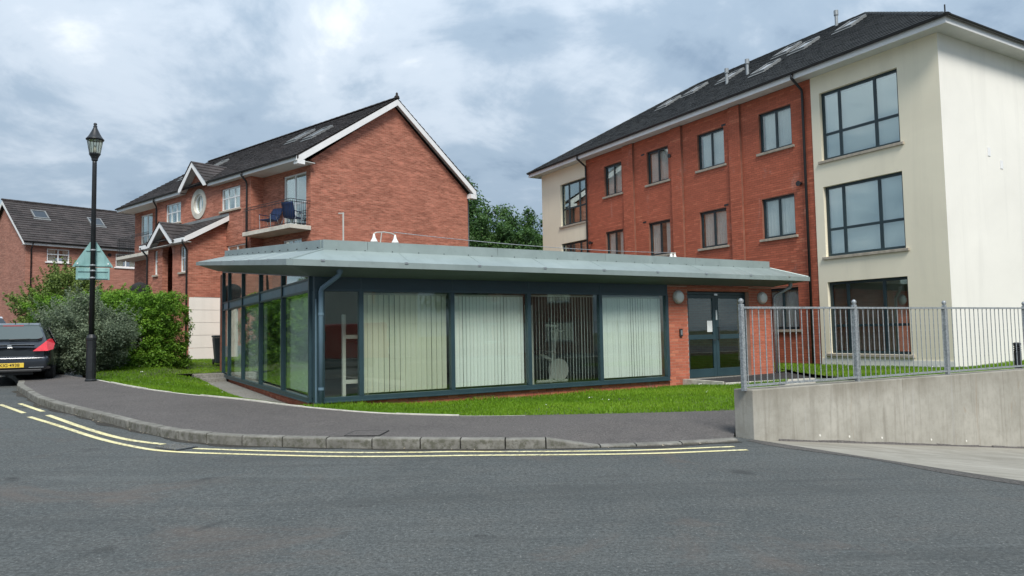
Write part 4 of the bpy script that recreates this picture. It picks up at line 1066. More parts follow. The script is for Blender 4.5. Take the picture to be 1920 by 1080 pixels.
# gym machines seen through the glass
gm = thing('gym_machine', G(.66, .62, .295), YAW, 'white framed gym rack behind the narrow pane next to the corner', 'gym machine')
MB().box(-.10,-.04,0,-.03,.04,1.72).build('upright', M['white_metal'], gm, bevel=.008); MB().box(.38,-.04,0,.45,.04,1.72).build('upright', M['white_metal'], gm, bevel=.008)
MB().box(-.03,-.03,1.22,.38,.03,1.30).build('cross_bar', M['white_metal'], gm); MB().box(-.03,-.03,.30,.38,.03,.38).build('cross_bar', M['white_metal'], gm)
MB().box(-.02,.06,.40,.36,.3,1.15).build('weight_stack', M['black_plastic'], gm)
gm = thing('exercise_machine', G(6.05, 1.25, .295), YAW, 'pale exercise bike standing behind the open slats of the fourth pane', 'gym machine')
for pth_, r in (([(.0,0,.02),(.10,0,.75),(.22,0,1.35)], .05), ([(-.4,0,.05),(.5,0,.05)], .04), ([(.1,0,.55),(-.3,0,.75)], .04), ([(.0,-.25,.78),(.0,.25,.78)], .025), ([(.2,-.28,1.3),(.24,.28,1.3)], .022), ([(-.3,-.3,1.45),(.05,-.25,1.42)], .03)):
    MB().tube(pth_, r, 8).build('machine_bar', M['white_metal'], gm)
MB().lathe([(.28, -.05), (.28, .05)], (.25, 0, .33), 18, 'y').build('flywheel', M['white_metal'], gm); MB().box(-.42,-.12,.74,-.18,.12,.82).build('saddle', M['black_plastic'], gm, bevel=.03)
Box('inner_post', M['white_metal'], gym, 4.93, .45, .295, 5.08, .60, 2.22)

# ================================================================== apartment block on the right
apt = thing('apartment_block', G(15.6, -3.46, 0), YAW, 'three storey red brick and cream apartment block with dark hipped roof', 'building')
ZT = 9.44; Y0b, Y1b, YE = 3.95, 15.95, 19.70
WB = [(1.14, 3.65, .77, 2.94), (1.14, 3.65, 3.72, 5.89), (1.14, 3.65, 6.70, 8.84)]
WLB = [(16.0, 18.05, .77, 2.94), (16.0, 18.05, 3.74, 5.78), (16.0, 18.05, 6.62, 8.66)]
cen = [(13.41, 14.60), (10.51, 11.77), (7.61, 8.92), (4.73, 6.04)]
WS = [(a, b, z0, z1) for z0, z1 in ((1.51, 2.87), (4.55, 5.90), (7.48, 8.83)) for a, b in cen]
wall('cream_wall', M['cream'], apt, 'x', -.03, -1, 0, Y0b, 0, ZT, [(a, b, c, d) for a, b, c, d in WB], thick=.33)
wall('cream_wall', M['cream'], apt, 'x', -.03, -1, Y1b, YE, 0, ZT, WLB, thick=.33)
wall('brick_wall', M['mortar_a'], apt, 'x', 0, -1, Y0b+.001, Y1b-.001, 0, ZT, WS, thick=.30)
PIL = [(12.56, 13.20), (9.70, 10.26), (6.80, 7.30)]
bricks('apt', 'x', 0, -1, Y0b, Y1b, .30, 9.40, WS + [(a, b, 0, 99) for a, b in PIL])
for a, b in PIL:
    Box('pilaster', M['mortar_a'], apt, -.10, a, 0, -.001, b, 9.40); bricks('apt', 'x', -.10, -1, a, b, .30, 9.38)
build_bricks('apt', apt, M['brick_a1'], M['brick_a'], 300, lambda b: b[5] > .6)
wall('end_wall', M['offwhite'], apt, 'y', -.006, -1, -.0285, 11, 0, ZT, thick=.3); wall('end_wall', M['cream'], apt, 'y', YE, 1, -.029, 11, 0, ZT, thick=.3); wall('rear_wall', M['cream'], apt, 'x', 11, 1, .3, YE-.3, 0, ZT, thick=.3)
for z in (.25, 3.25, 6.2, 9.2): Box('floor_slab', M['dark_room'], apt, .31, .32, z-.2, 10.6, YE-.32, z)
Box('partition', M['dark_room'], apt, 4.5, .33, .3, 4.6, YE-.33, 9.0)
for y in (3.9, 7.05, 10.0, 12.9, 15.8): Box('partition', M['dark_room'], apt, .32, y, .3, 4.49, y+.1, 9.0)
CUR = {5: pleated(M['curtain'], [(0, .56), (.60, 1)]), 4: pleated(M['curtain'], [(0, .34), (.62, 1)]), 0: pleated(M['curtain'], [(0, .98)], amp=.012), 1: pleated(M['curtain'], [(.0, .52)]), 2: pleated(M['curtain_grey'], [(.55, 1)]), 3: pleated(M['curtain'], [(0, .2), (.8, 1)])}
sel = [3, 3, 3, 0,  4, 4, 5, 5,  5, 5, 0, 0]
for i, (a, b, c, d) in enumerate(WS):
    window(apt, 'x', 0, -1, a, b, c, d, [.5], [], M['frame'], M['glass_small'], CUR[sel[i]], depth=.11, fw=.075, sill=M['sill'])
for i, (a, b, c, d) in enumerate(WB):
    cur = (vertical_blind(M['curtain_grey'], .089, radians(55), gaps=((.0,.08),)), vertical_blind(M['curtain'], .089, radians(15)), venetian(M['blind']))[i]
    window(apt, 'x', -.03, -1, a, b, c, d, [.303, .761], [.385], M['frame'], M['glass'], cur, depth=.14, fw=.085, sill=M['sill'], sill_proj=.06)
for i, (a, b, c, d) in enumerate(WLB):
    window(apt, 'x', -.03, -1, a, b, c, d, [.30, .72], [.40], M['frame'], M['glass'], pleated(M['curtain_grey'], [(0,.25),(.8,1)]), depth=.14, fw=.085, sill=M['sill'], sill_proj=.06)
PT = radians(32); EZ = 9.60; OV = .5; LEN = YE+2*OV; WID = 11+2*OV; SLP = WID/2/cos(PT); RZ = EZ + WID/2*tan(PT)
Box('soffit', M['soffit'], apt, -OV+.03, -OV+.03, 9.41, -.031, YE+OV-.03, 9.435); Box('soffit', M['soffit'], apt, -.030, -OV+.03, 9.412, 11+OV, -.002, 9.437)
Box('fascia', M['white_paint'], apt, -OV, -OV, 9.40, -OV+.028, YE+OV, 9.575); Box('fascia', M['white_paint'], apt, -OV+.029, -OV, 9.40, 11+OV, -OV+.028, 9.575); Box('fascia', M['white_paint'], apt, -OV+.029, YE+OV-.028, 9.40, 11+OV, YE+OV, 9.575)
def gutter(parent, p, q, mat, r=.058):
    p, q = Vector(p), Vector(q); t = (q-p).normalized(); n = Vector((t.y, -t.x, 0)); vs = []; fs = []; K = 6
    for a in (p, q):
        for k in range(K+1):
            th = pi*k/K; vs.append(a + n*(-r*cos(th)) + Vector((0,0,-r*sin(th))))
        for k in range(K, -1, -1):
            th = pi*k/K; vs.append(a + n*(-(r-.006)*cos(th)) + Vector((0,0,-(r-.006)*sin(th))))
    m = 2*K+2
    for k in range(m): fs.append((k, (k+1) % m, m+(k+1) % m, m+k))
    fs += [tuple(range(m-1,-1,-1)), tuple(range(m, 2*m))]
    return MB().add(vs, fs).build('gutter', mat, parent)
gutter(apt, (-OV-.06, -OV-.06, 9.60), (-OV-.06, YE+OV, 9.60), M['black_pipe']); gutter(apt, (-OV-.06, -OV-.062, 9.60), (11+OV, -OV-.062, 9.60), M['black_pipe'])
rf = MB(); e0 = (-OV-.05, -OV-.05, EZ-.035); c_ = (-OV-.05, YE+OV+.05, EZ-.035); e1 = (11+OV, -OV-.05, EZ-.035); c1_ = (11+OV, YE+OV+.05, EZ-.035)
r0 = (-OV+WID/2, -OV+WID/2, RZ-.035); r1 = (-OV+WID/2, YE+OV-WID/2, RZ-.035)
rf.add([e0, c_, e1, c1_, r0, r1], [(0,4,5,1), (0,2,4), (2,3,5,4), (1,5,3)])
roof = rf.build('roof', M['tile_dark'], apt)
P0f, EUf, ESf = (-OV-.05, -OV-.05, EZ-.03), (0,1,0), (cos(PT),0,sin(PT))
tiles(roof, 'roof_tiles', M['tile_dark'], P0f, EUf, ESf, [(0,0), (LEN+.1,0), (LEN-WID/2, SLP), (WID/2, SLP)], gauge=.26, width=.30, thick=.03)
tiles(roof, 'roof_tiles', M['tile_dark'], P0f, (1,0,0), (0,cos(PT),sin(PT)), [(0,0), (WID,0), (WID/2, SLP)], gauge=.26, width=.30, thick=.03)
def ridge_run(parent, p, q, mat, r=.11, step=.44):
    p, q = Vector(p), Vector(q); L = (q-p).length; n = int(L/step); t = (q-p)/L; proto = None
    side = t.cross(Vector((0,0,1))).normalized(); upv = side.cross(t).normalized()
    for k in range(n):
        a = p + t*(k*L/n); b = p + t*((k+1)*L/n + .03); vs = []
        for i, (o_, rr) in enumerate(((a, r), (b, r*.9))):
            for s in range(6):
                th = pi*s/5; vs.append(o_ + side*(rr*cos(th)) + upv*(rr*.75*sin(th)))
        MB().add(vs, [(s, s+1, 7+s, 6+s) for s in range(5)] + [(5,4,3,2,1,0), (6,7,8,9,10,11)]).build('ridge_tile', mat, parent)
ridge_run(roof, e0, r0, M['tile_dark']); ridge_run(roof, r0, r1, M['tile_dark']); ridge_run(roof, c_, r1, M['tile_dark'])
for a, b in ((5.4, 4.9), (6.9, 4.2), (8.2, 5.0), (10.6, 4.3), (12.9, 4.6), (14.0, 3.9), (7.6, 2.6)):
    rooflight(roof, P0f, EUf, ESf, a, b, .66, 1.1)
for y, b in ((8.6, 3.6), (9.5, 3.4), (6.6, 6.9)):
    q = Vector(P0f) + Vector(ESf)*b; MB().lathe([(.06, -.2), (.06, .42), (.085, .43), (.085, .62), (.06, .63)], (q.x, y, q.z), 12).build('flue', M['galv'], apt)
MB().tube([(-.48,-.48,9.70),(-.48,-.48,9.88)], .02, 6).build('roof_finial', M['black_iron'], apt)
for y in (4.22, 15.88):
    downpipe(apt, [(-OV-.06, y, 9.55), (-OV-.06, y, 9.42), (-.10, y, 9.12), (-.08, y, 9.0), (-.08, y, .3)], .042, M['black_pipe'])
for y, z in ((4.45, 6.15), (10.3, 8.35), (15.6, 5.55)): MB().lathe([(.05, 0), (.07, -.10), (.09, -.14)], (-.02, y, z), 10, 'x').build('wall_lamp', M['black_pipe'], apt)
for y, z in ((11.9, 8.75), (7.5, 8.85), (11.9, 5.95), (7.5, 5.95)): Box('air_vent', M['black_pipe'], apt, -.012, y, z, -.0005, y+.2, z+.07)
for x, z in ((2.2, 6.3), (2.85, 6.0)): Box('air_vent', M['white_paint'], apt, x, -.02, z, x+.14, -.001, z+.24)
for y in (4.0,): Box('damp_course', M['brick_a'], apt, -.02, Y0b+.01, .05, -.001, Y1b-.01, .29)
Box('render_plinth', M['offwhite'], apt, -.05, -.02, 0, -.031, Y0b-.01, .62)

# ================================================================== red brick house with balcony
hs = thing('brick_house', (-8.439, 28.0, 0), radians(50), 'red brick house with brown tiled roof, corner balcony and round window', 'house')
XM, XF, LY0, LY1, XB = .84, .26, .30, 17.1, 10.1
EH = 8.62
DOOR = (.62, 2.30, 6.07, 8.36); UW = (.95, 2.35, 4.35, 5.62)
wall('long_wall', M['brick_house'], hs, 'x', XM, -1, LY0, 3.9, 0, EH, [DOOR, UW], thick=.28)
wall('long_wall', M['brick_house'], hs, 'x', XM, -1, 13.1, LY1, 0, EH, [(14.9, 16.4, 6.07, 8.36)], thick=.28)
w1, w2 = (4.80, 6.45, 7.30, 8.32), (10.40, 12.05, 7.30, 8.32); w3 = (4.30, 5.92, 4.45, 5.68)
RC, RR = (8.55, 7.93), .47
BAY = [w1, w2, w3, (RC[0]-RR, RC[0]+RR, RC[1]-RR, RC[1]+RR)]
wall('bay_wall', M['brick_house'], hs, 'x', XF, -1, 3.9, 13.1, 0, EH, BAY, thick=.28)
wall('bay_side', M['brick_house'], hs, 'y', 3.9, -1, XF+.281, XM+.6, 0, EH, thick=.2); wall('bay_side', M['brick_house'], hs, 'y', 13.1, 1, XF+.281, XM+.6, 0, EH, thick=.2)
gpk = 12.02
m = MB(); m.prism([(XM+.281, LY0, 0), (XB, LY0, 0), (XB, LY0, EH), (5.25, LY0, gpk), (XM, LY0, EH+.15), (XM+.281, LY0, EH)], (0, .25, 0)); m.build('gable_wall', M['brick_house'], hs)
m = MB(); m.prism([(XM+.281, LY1-.25, 0), (XB, LY1-.25, 0), (XB, LY1-.25, EH), (5.25, LY1-.25, gpk), (XM+.281, LY1-.25, EH)], (0, .25, 0)); m.build('gable_wall', M['brick_house'], hs)
wall('rear_wall', M['brick_house'], hs, 'x', XB, 1, LY0+.26, LY1-.26, 0, EH, thick=.25)
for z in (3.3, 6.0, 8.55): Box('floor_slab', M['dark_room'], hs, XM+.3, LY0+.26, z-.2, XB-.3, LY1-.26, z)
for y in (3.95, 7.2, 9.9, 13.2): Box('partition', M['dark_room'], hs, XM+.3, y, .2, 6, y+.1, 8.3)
SH = atan2(3.55, 5.25); RX = 5.25; RZh = 12.30; VL0, VL1 = 0.0, 17.4
rf = MB(); ez_ = 8.76
rf.prism([(0, VL0+.03, ez_), (RX, VL0+.03, RZh), (RX*2-.05, VL0+.03, ez_), (RX*2-.05, VL0+.03, ez_-.05), (RX, VL0+.03, RZh-.10), (0, VL0+.03, ez_-.05)], (0, VL1-VL0-.06, 0))
hroof = rf.build('roof', M['tile_brown'], hs)
slp = sqrt(RX**2+(RZh-ez_)**2); es1 = (RX, 0, RZh-ez_); es2 = (-RX, 0, RZh-ez_)
tiles(hroof, 'roof_tiles', M['tile_brown'], (-.04, VL0, ez_+.005), (0,1,0), es1, [(0,0), (VL1,0), (VL1,slp), (0,slp)], gauge=.29, width=.33, thick=.035)
tiles(hroof, 'roof_tiles', M['tile_brown'], (RX*2+.02, VL0, ez_+.005), (0,1,0), es2, [(0,0), (VL1,0), (VL1,slp), (0,slp)], gauge=.29, width=.33, thick=.035)
ridge_run(hroof, (RX, VL0-.02, RZh+.02), (RX, VL1+.02, RZh+.02), M['tile_brown'], .12); MB().lathe([(.11,0),(.12,.08),(.05,.16),(.06,.22),(.02,.28)], (RX, .05, RZh+.03), 8).build('finial', M['tile_brown'], hroof)
for a, b in ((2.1, 2.7), (4.3, 3.4), (11.6, 2.9), (14.0, 2.7)): rooflight(hroof, (-.04, VL0, ez_+.005), (0,1,0), es1, a, b, .78, 1.3)
# white barge boards, fascia, soffit
def barge(parent, pts, vec, mat=None): return MB().prism(pts, vec).build('barge_board', mat or M['white_paint'], parent)
for s in (1, -1):
    x0 = RX - s*RX*.985; pts = [(x0, -.012, 8.76), (RX, -.012, RZh-.03), (RX, -.012, RZh-.30), (x0, -.012, 8.48)]
    barge(hs, pts, (0, .035, 0))
Box('barge_end', M['white_paint'], hs, .03, -.010, 8.44, .36, .29, 8.62); Box('barge_end', M['white_paint'], hs, RX*2-.45, -.012, 8.36, RX*2-.04, .29, 8.58)
# verge underside
for s in (1, -1):
    MB().add([(RX-s*RX*.97, .024, 8.66), (RX, .024, RZh-.15), (RX, .30, RZh-.15), (RX-s*RX*.97, .30, 8.66)], [(0,1,2,3)]).build('verge_soffit', M['soffit'], hs)
fG0, fG1 = 7.20, 9.90
Box('fascia', M['white_paint'], hs, -.02, .02, 8.56, .012, fG0, 8.74); Box('fascia', M['white_paint'], hs, -.02, fG1, 8.56, .012, VL1-.02, 8.74)
Box('soffit', M['soffit'], hs, .013, .03, 8.565, XM+.02, fG0, 8.59); Box('soffit', M['soffit'], hs, .013, fG1, 8.565, XM+.02, VL1-.03, 8.59)
gutter(hs, (-.075, -.0, 8.74), (-.075, fG0, 8.74), M['black_pipe']); gutter(hs, (-.075, fG1, 8.74), (-.075, VL1, 8.74), M['black_pipe'])
# central gablet over the round window
gx = -.12; gc = 8.55; gh = 1.36; gz0, gz1 = 8.62, 9.86
MB().prism([(XF+.004, gc-gh+.05, EH+.001), (XF+.004, gc+gh-.05, EH+.001), (XF+.004, gc, gz1-.12)], (.2, 0, 0)).build('gablet_wall', M['brick_house'], hs)
for s in (-1, 1):
    MB().prism([(gx, gc+s*gh, gz0-.02), (gx, gc+s*gh, gz0+.14), (gx, gc, gz1+.02), (gx, gc, gz1-.22), (gx, gc+s*(gh-.22), gz0-.02)], (.035, 0, 0)).build('barge_board', M['white_paint'], hs)
    xe = (gz0-ez_)/((RZh-ez_)/RX); xr_ = (gz1-ez_)/((RZh-ez_)/RX)+.25
    MB().add([(gx-.02, gc+s*(gh+.10), gz0+.06), (gx-.02, gc, gz1+.06), (xr_, gc, gz1+.06), (.15, gc+s*(gh+.10), gz0+.06)], [(0,1,2,3)]).build('gablet_roof', M['tile_brown'], hs)
    L_ = sqrt((gh+.1)**2+(gz1-gz0)**2); tiles(hroof, 'roof_tiles', M['tile_brown'], (gx-.03, gc+s*(gh+.10), gz0+.07), (1,0,0), (0, -s*(gh+.10), gz1-gz0), [(0,0), (.35,0), (xr_+.1, L_), (0, L_)], gauge=.29, width=.33)
    MB().add([(gx+.036, gc+s*gh*.98, gz0-.0), (gx+.036, gc, gz1-.2), (XF+.003, gc, gz1-.2), (XF+.003, gc+s*gh*.98, gz0-.0)], [(0,1,2,3)]).build('verge_soffit', M['soffit'], hs)
# round window with stone surround
K = 36
def ring(m, x0, x1, ra, rb, cy, cz):
    vs = []; fs = []
    for k in range(K):
        a = 2*pi*k/K
        for r, x in ((ra,x0),(rb,x0),(rb,x1),(ra,x1)): vs.append((x, cy+r*cos(a), cz+r*sin(a)))
    for k in range(K):
        j = (k+1) % K
        for q in range(4): fs.append((4*k+q, 4*k+(q+1) % 4, 4*j+(q+1) % 4, 4*j+q))
    return m.add(vs, fs)
rw = ring(MB(), XF-.035, XF+.10, .47, .72, *RC).build('round_window', M['slab'], hs)
ring(MB(), XF+.06, XF+.14, .40, .475, *RC).build('window_frame', M['upvc'], rw); Box('window_bar', M['upvc'], rw, XF+.08, RC[0]-.025, RC[1]-.40, XF+.12, RC[0]+.025, RC[1]+.40)
MB().lathe([(.41, 0), (.41, .01)], (XF+.10, RC[0], RC[1]), 32, 'x').build('pane', M['glass'], rw)
cu = pleated(M['curtain'], [(0, .2), (.82, 1)])
for wv, c_2 in ((w1, [.33, .67]), (w2, [.33, .67]), (w3, [.5])):
    ww = window(hs, 'x', XF, -1, *wv, c_2, [.55] if wv is not w3 else [.6], M['upvc'], M['glass'], pleated(M['curtain'], [(0,.35),(.68,1)]), depth=.09, fw=.06, sill=M['sill'])
window(hs, 'x', XM, -1, *UW, [.5], [.6], M['upvc'], M['glass'], cu, depth=.09, fw=.06, sill=M['sill'])
window(hs, 'x', XM, -1, *DOOR, [.52], [.45], M['upvc'], M['glass'], pleated(M['curtain'], [(.5,1)]), depth=.09, fw=.07, name='balcony_door')
window(hs, 'x', XM, -1, 14.9, 16.4, 6.07, 8.36, [.5], [.5], M['upvc'], M['glass'], cu, depth=.09, fw=.07, name='balcony_door')
# balconies
for y0, y1, y2 in ((.28, 3.89, 1), (13.11, 17.1, -1)):
    Box('balcony_slab', M['slab'], hs, -.14, y0, 5.87, XM-.001, y1, 6.04, bevel=.01)
    rl = MB(); H = 6.04
    for z in (H+.06, H+.92, H+1.02): rl.tube([(-.09, y0+.05, z), (-.09, y1-.03, z)], .014, 6); ye = y0+.05 if y2 == 1 else y1-.05; rl.tube([(-.09, ye, z), (XM-.01, ye, z)], .014, 6)
    br = rl.build('balcony_rail', M['black_iron'], hs); bp = None
    L = y1-y0-.1; n = int(L/.105)
    spots = [(-.09, y0+.05+L*k/n) for k in range(n+1)] + [(-.09+.10*k, ye) for k in range(1, 9)]
    for x, y in spots:
        if bp is None: bp = MB().tube([(0,0,0),(0,0,.96)], .0075, 5).build('baluster', M['black_iron'], br); o = bp
        else: o = share(bp, br)
        o.location = (x, y, H+.03)
downpipe(hs, [(-.075, 4.12, 8.70), (-.075, 4.12, 8.58), (.16, 4.12, 8.34), (.19, 4.12, 8.2), (.19, 4.12, .4)], .04, M['black_pipe'])
downpipe(hs, [(-.075, 12.7, 8.70), (-.075, 12.7, 8.58), (.16, 12.9, 8.34), (.19, 12.95, 8.2), (.19, 12.95, 3.0)], .04, M['black_pipe'])
downpipe(hs, [(XB+.06, .32, 8.5), (XB+.06, .32, .4)], .04, M['black_pipe'])
# porch block
PX, PY0, PY1, PZ = -1.44, 6.0, 10.0, 5.90
AC, AH, AS = 8.0, .50, 5.34
holes = [(9.0, 9.34, 4.50, 5.62), (6.28, 6.78, 4.46, 5.60), (AC-AH, AC+AH, 3.2, AS+AH)]
wall('porch_wall', M['brick_house'], hs, 'x', PX, -1, PY0, PY1, 0, PZ, holes, thick=.25)
wall('porch_wall', M['brick_house'], hs, 'y', PY0, -1, PX+.251, XF, 3.36, PZ, thick=.2); wall('porch_wall', M['brick_house'], hs, 'y', PY1, 1, PX+.251, XF, 0, PZ, thick=.2)
MB().prism([(PX+.251, PY0, PZ+.001), (XF-.001, PY0, PZ+.001), (XF-.001, PY0, 6.85)], (0, .2, 0)).build('porch_wall', M['brick_house'], hs)
MB().prism([(PX+.251, PY1-.2, PZ+.001), (XF-.001, PY1-.2, PZ+.001), (XF-.001, PY1-.2, 6.85)], (0, .2, 0)).build('porch_wall', M['brick_house'], hs)
# arch spandrels
for s in (-1, 1):
    pts = [(PX+.001, AC+s*AH, AS+AH)] + [(PX+.001, AC+s*AH*cos(t*pi/24), AS+AH*sin(t*pi/24)) for t in range(0, 13)]
    MB().prism(pts, (.24, 0, 0)).build('arch', M['brick_house'], hs)
MB().prism([(PX-.012, AC+r*cos(t*pi/20), AS+r*sin(t*pi/20)) for r, ts in ((AH+.22, range(0, 21)), (AH+.002, range(20, -1, -1))) for t in ts], (.0119, 0, 0)).build('arch_ring', M['brick_far'], hs)
Box('porch_inner', M['brick_house'], hs, -.02, PY0+.3, 3.2, .0, PY1-.3, 5.8)
for hl in holes[:2]: window(hs, 'x', PX, -1, *hl, [], [.55], M['upvc'], M['glass'], None, depth=.09, fw=.05, sill=M['sill'])
m = MB(); ov = .28
top_, bot = (XF-.002, 7.02), (PX-ov, 5.90)
m.add([(bot[0], PY0-.26, bot[1]), (bot[0], PY1+.26, bot[1]), (top_[0], PY1+.26, top_[1]), (top_[0], PY0-.26, top_[1])], [(0,1,2,3)]); pr = m.build('porch_roof', M['tile_brown'], hs)
es_ = (top_[0]-bot[0], 0, top_[1]-bot[1]); Ls = sqrt(es_[0]**2+es_[2]**2)
tiles(pr, 'roof_tiles', M['tile_brown'], (bot[0]-.03, PY0-.27, bot[1]+.01), (0,1,0), es_, [(0,0), (4.54,0), (4.54,Ls), (0,Ls)], gauge=.29, width=.33)
Box('lead_flashing', M['lead'], hs, XF-.02, PY0-.26, 7.01, XF-.001, PY1+.26, 7.16)
for y in (PY0-.27, PY1+.235): MB().prism([(bot[0]-.02, y, bot[1]+.02), (top_[0], y, top_[1]+.02), (top_[0], y, top_[1]-.20), (bot[0]+.35, y, bot[1]-.02), (bot[0]-.02, y, bot[1]-.20)], (0, .03, 0)).build('barge_board', M['white_paint'], hs)
Box('porch_soffit', M['soffit'], hs, bot[0]+.02, PY0-.24, 5.70, PX-.002, PY1+.24, 5.72); 
ggh = 1.22; ggz0, ggz1 = 5.74, 6.74; gX = PX-ov-.10
Box('porch_fascia', M['white_paint'], hs, bot[0]-.03, PY0-.24, 5.72, bot[0]+.0, AC-ggh+.1, 5.90); Box('porch_fascia', M['white_paint'], hs, bot[0]-.03, AC+ggh-.1, 5.72, bot[0]+.0, PY1+.24, 5.90)
MB().prism([(PX+.003, AC-ggh+.15, PZ+.001), (PX+.003, AC+ggh-.15, PZ+.001), (PX+.003, AC, ggz1-.12)], (.15, 0, 0)).build('porch_gablet', M['brick_house'], hs)
for s in (-1, 1):
    MB().prism([(gX, AC+s*ggh, ggz0-.02), (gX, AC+s*ggh, ggz0+.14), (gX, AC, ggz1+.02), (gX, AC, ggz1-.20), (gX, AC+s*(ggh-.2), ggz0-.02)], (.035, 0, 0)).build('barge_board', M['white_paint'], hs)
    xr_ = bot[0] + (ggz1-bot[1])/(es_[2]/es_[0]) + .3
    MB().add([(gX-.02, AC+s*(ggh+.08), ggz0+.06), (gX-.02, AC, ggz1+.06), (xr_, AC, ggz1+.06), (bot[0]+.2, AC+s*(ggh+.08), ggz0+.08)], [(0,1,2,3)]).build('gablet_roof', M['tile_brown'], hs)
    L_ = sqrt((ggh+.08)**2+(ggz1-ggz0)**2); tiles(pr, 'roof_tiles', M['tile_brown'], (gX-.03, AC+s*(ggh+.08), ggz0+.07), (1,0,0), (0, -s*(ggh+.08), ggz1-ggz0), [(0,0), (.3,0), (xr_-gX+.05, L_), (0, L_)], gauge=.29, width=.33)
    MB().add([(gX+.036, AC+s*ggh*.98, ggz0), (gX+.036, AC, ggz1-.18), (PX+.002, AC, ggz1-.18), (PX+.002, AC+s*ggh*.98, ggz0)], [(0,1,2,3)]).build('verge_soffit', M['soffit'], hs)
downpipe(hs, [(PX-ov-.05, PY0-.12, 5.8), (PX-ov-.05, PY0-.12, 5.66), (PX-.08, PY0+.05, 5.42), (PX-.06, PY0+.05, 5.3), (PX-.06, PY0+.05, .3)], .038, M['black_pipe'])
downpipe(hs, [(PX-ov-.05, PY1+.1, 5.8), (PX-.08, PY1-.05, 5.42), (PX-.06, PY1-.05, 5.3), (PX-.06, PY1-.05, .3)], .038, M['black_pipe'])
# white panelled door in the side of the porch block
gd = Box('garage_door', M['white_paint'], hs, PX+.03, PY0+.03, 0, XF-.02, PY0+.06, 3.355)
for k in range(6): Box('door_panel', M['offwhite'], gd, PX+.035, PY0-.002-.003*(k % 2), .05+k*.55, XF-.04, PY0+.029, .585+k*.55)

# ================================================================== far house on the left
fh = thing('far_brick_house', (-30.76, 45.0, 0), radians(50), 'far red brick house with plain brown roof behind the hedges at left', 'house')
fe = 7.72; hd_ = 4.3; frz = 10.95
FW = [(1.19, 2.50, 6.66, 7.52), (5.35, 6.7, 6.55, 7.48)]
wall('front_wall', M['brick_far'], fh, 'y', 0, -1, 0, 13, 0, fe, FW, thick=.25)
MB().prism([(0, .251, 0), (0, hd_*2, 0), (0, hd_*2, fe), (0, hd_, frz-.15), (0, .251, fe+.1)], (.25, 0, 0)).build('gable_wall', M['brick_far'], fh)
m = MB(); m.prism([(-.2, -.35, fe+.12), (-.2, hd_, frz+.1), (-.2, hd_*2+.35, fe+.12), (-.2, hd_, frz-.05)], (13.4, 0, 0)); fr2 = m.build('roof', M['tile_brown'], fh)
esf = (0, hd_+.35, frz-fe-.02); Lf = sqrt((hd_+.35)**2+(frz-fe-.02)**2)
tiles(fr2, 'roof_tiles', M['tile_brown'], (-.24, -.38, fe+.13), (1,0,0), esf, [(0,0), (13.4,0), (13.4,Lf), (0,Lf)], gauge=.32, width=.40, thick=.04)
ridge_run(fr2, (-.25, hd_, frz+.12), (13.2, hd_, frz+.12), M['tile_brown'], .14)
Box('fascia', M['white_paint'], fh, -.2, -.34, fe-.08, 13.2, -.31, fe+.10); Box('soffit', M['soffit'], fh, -.2, -.30, fe-.07, 13.2, -.002, fe-.04)
for s in (1, -1):
    MB().prism([(-.22, hd_-s*(hd_+.3), fe-.06), (-.22, hd_-s*(hd_+.3), fe+.10), (-.22, hd_, frz+.06), (-.22, hd_, frz-.18)], (.03, 0, 0)).build('barge_board', M['white_paint'], fh)
gutter(fh, (-.2, -.41, fe+.10), (13.2, -.41, fe+.10), M['black_pipe'])
for wv in FW: window(fh, 'y', 0, -1, *wv, [.5], [.58], M['upvc'], M['glass'], pleated(M['curtain'], [(0,.4),(.75,1)]), depth=.07, fw=.07, sill=M['white_paint'])
for a, b in ((1.35, 3.3), (4.75, 3.0)): rooflight(fr2, (-.24, -.38, fe+.13), (1,0,0), esf, a, b, .9, 1.1)
downpipe(fh, [(.3, -.41, fe+.05), (.3, -.06, fe-.35), (.3, -.06, .5)], .04, M['black_pipe'])
MB().lathe([(.12, 0), (.12, -.03)], (4.95, -.002, 7.35), 12, 'y').build('wall_vent', M['black_pipe'], fh)

# ================================================================== concrete wall and railing
cw = thing('retaining_wall', WC, YAW, 'stained grey concrete retaining wall carrying the galvanised railing', 'wall')
segs = [0, .52, 3.65, 6.9, 10.4, 12.5]
def wt(u): return .705 - .0045*u
def wb(u): return -.10-.112*u
for k, (a, b) in enumerate(zip(segs[:-1], segs[1:])):
    m = MB(); g_ = .003; y0 = 0.0 if k else -.012
    m.add([(a+g_,y0,wb(a)-.3), (b-g_,y0,wb(b)-.3), (b-g_,.34,wb(b)-.3), (a+g_,.34,wb(a)-.3), (a+g_,y0,wt(a)), (b-g_,y0,wt(b)), (b-g_,.34,wt(b)), (a+g_,.34,wt(a))], [(0,3,2,1),(4,5,6,7),(0,1,5,4),(1,2,6,5),(2,3,7,6),(3,0,4,7)])
    m.build('wall_panel', M['wallconc'], cw, bevel=.010)
m = MB(); m.add([(0,.012,-.8), (12.5,.012,-2.2), (12.5,.33,-2.2), (0,.33,-.8), (.02,.012,wt(0)-.03), (12.5,.012,wt(12)-.03), (12.5,.33,wt(12)-.03), (.02,.33,wt(0)-.03)], [(4,5,6,7),(0,1,5,4),(3,0,4,7)]); m.build('wall_core', M['dark_path'], cw)
m = MB(); m.prism([(12.5,0,-2.0),(12.5,.34,-2.0),(12.5,.34,.64),(12.5,0,.64)], (14,0,0)); m.build('wall_panel', M['wallconc'], cw)
for u in (1.45, 2.16, 3.0, 4.4, 5.5): MB().lathe([(.018, .0), (.018, -.006)], (u, .0, -.112*u+.10), 10, 'y').build('tie_hole_plug', M['offwhite'], cw)
m = MB()
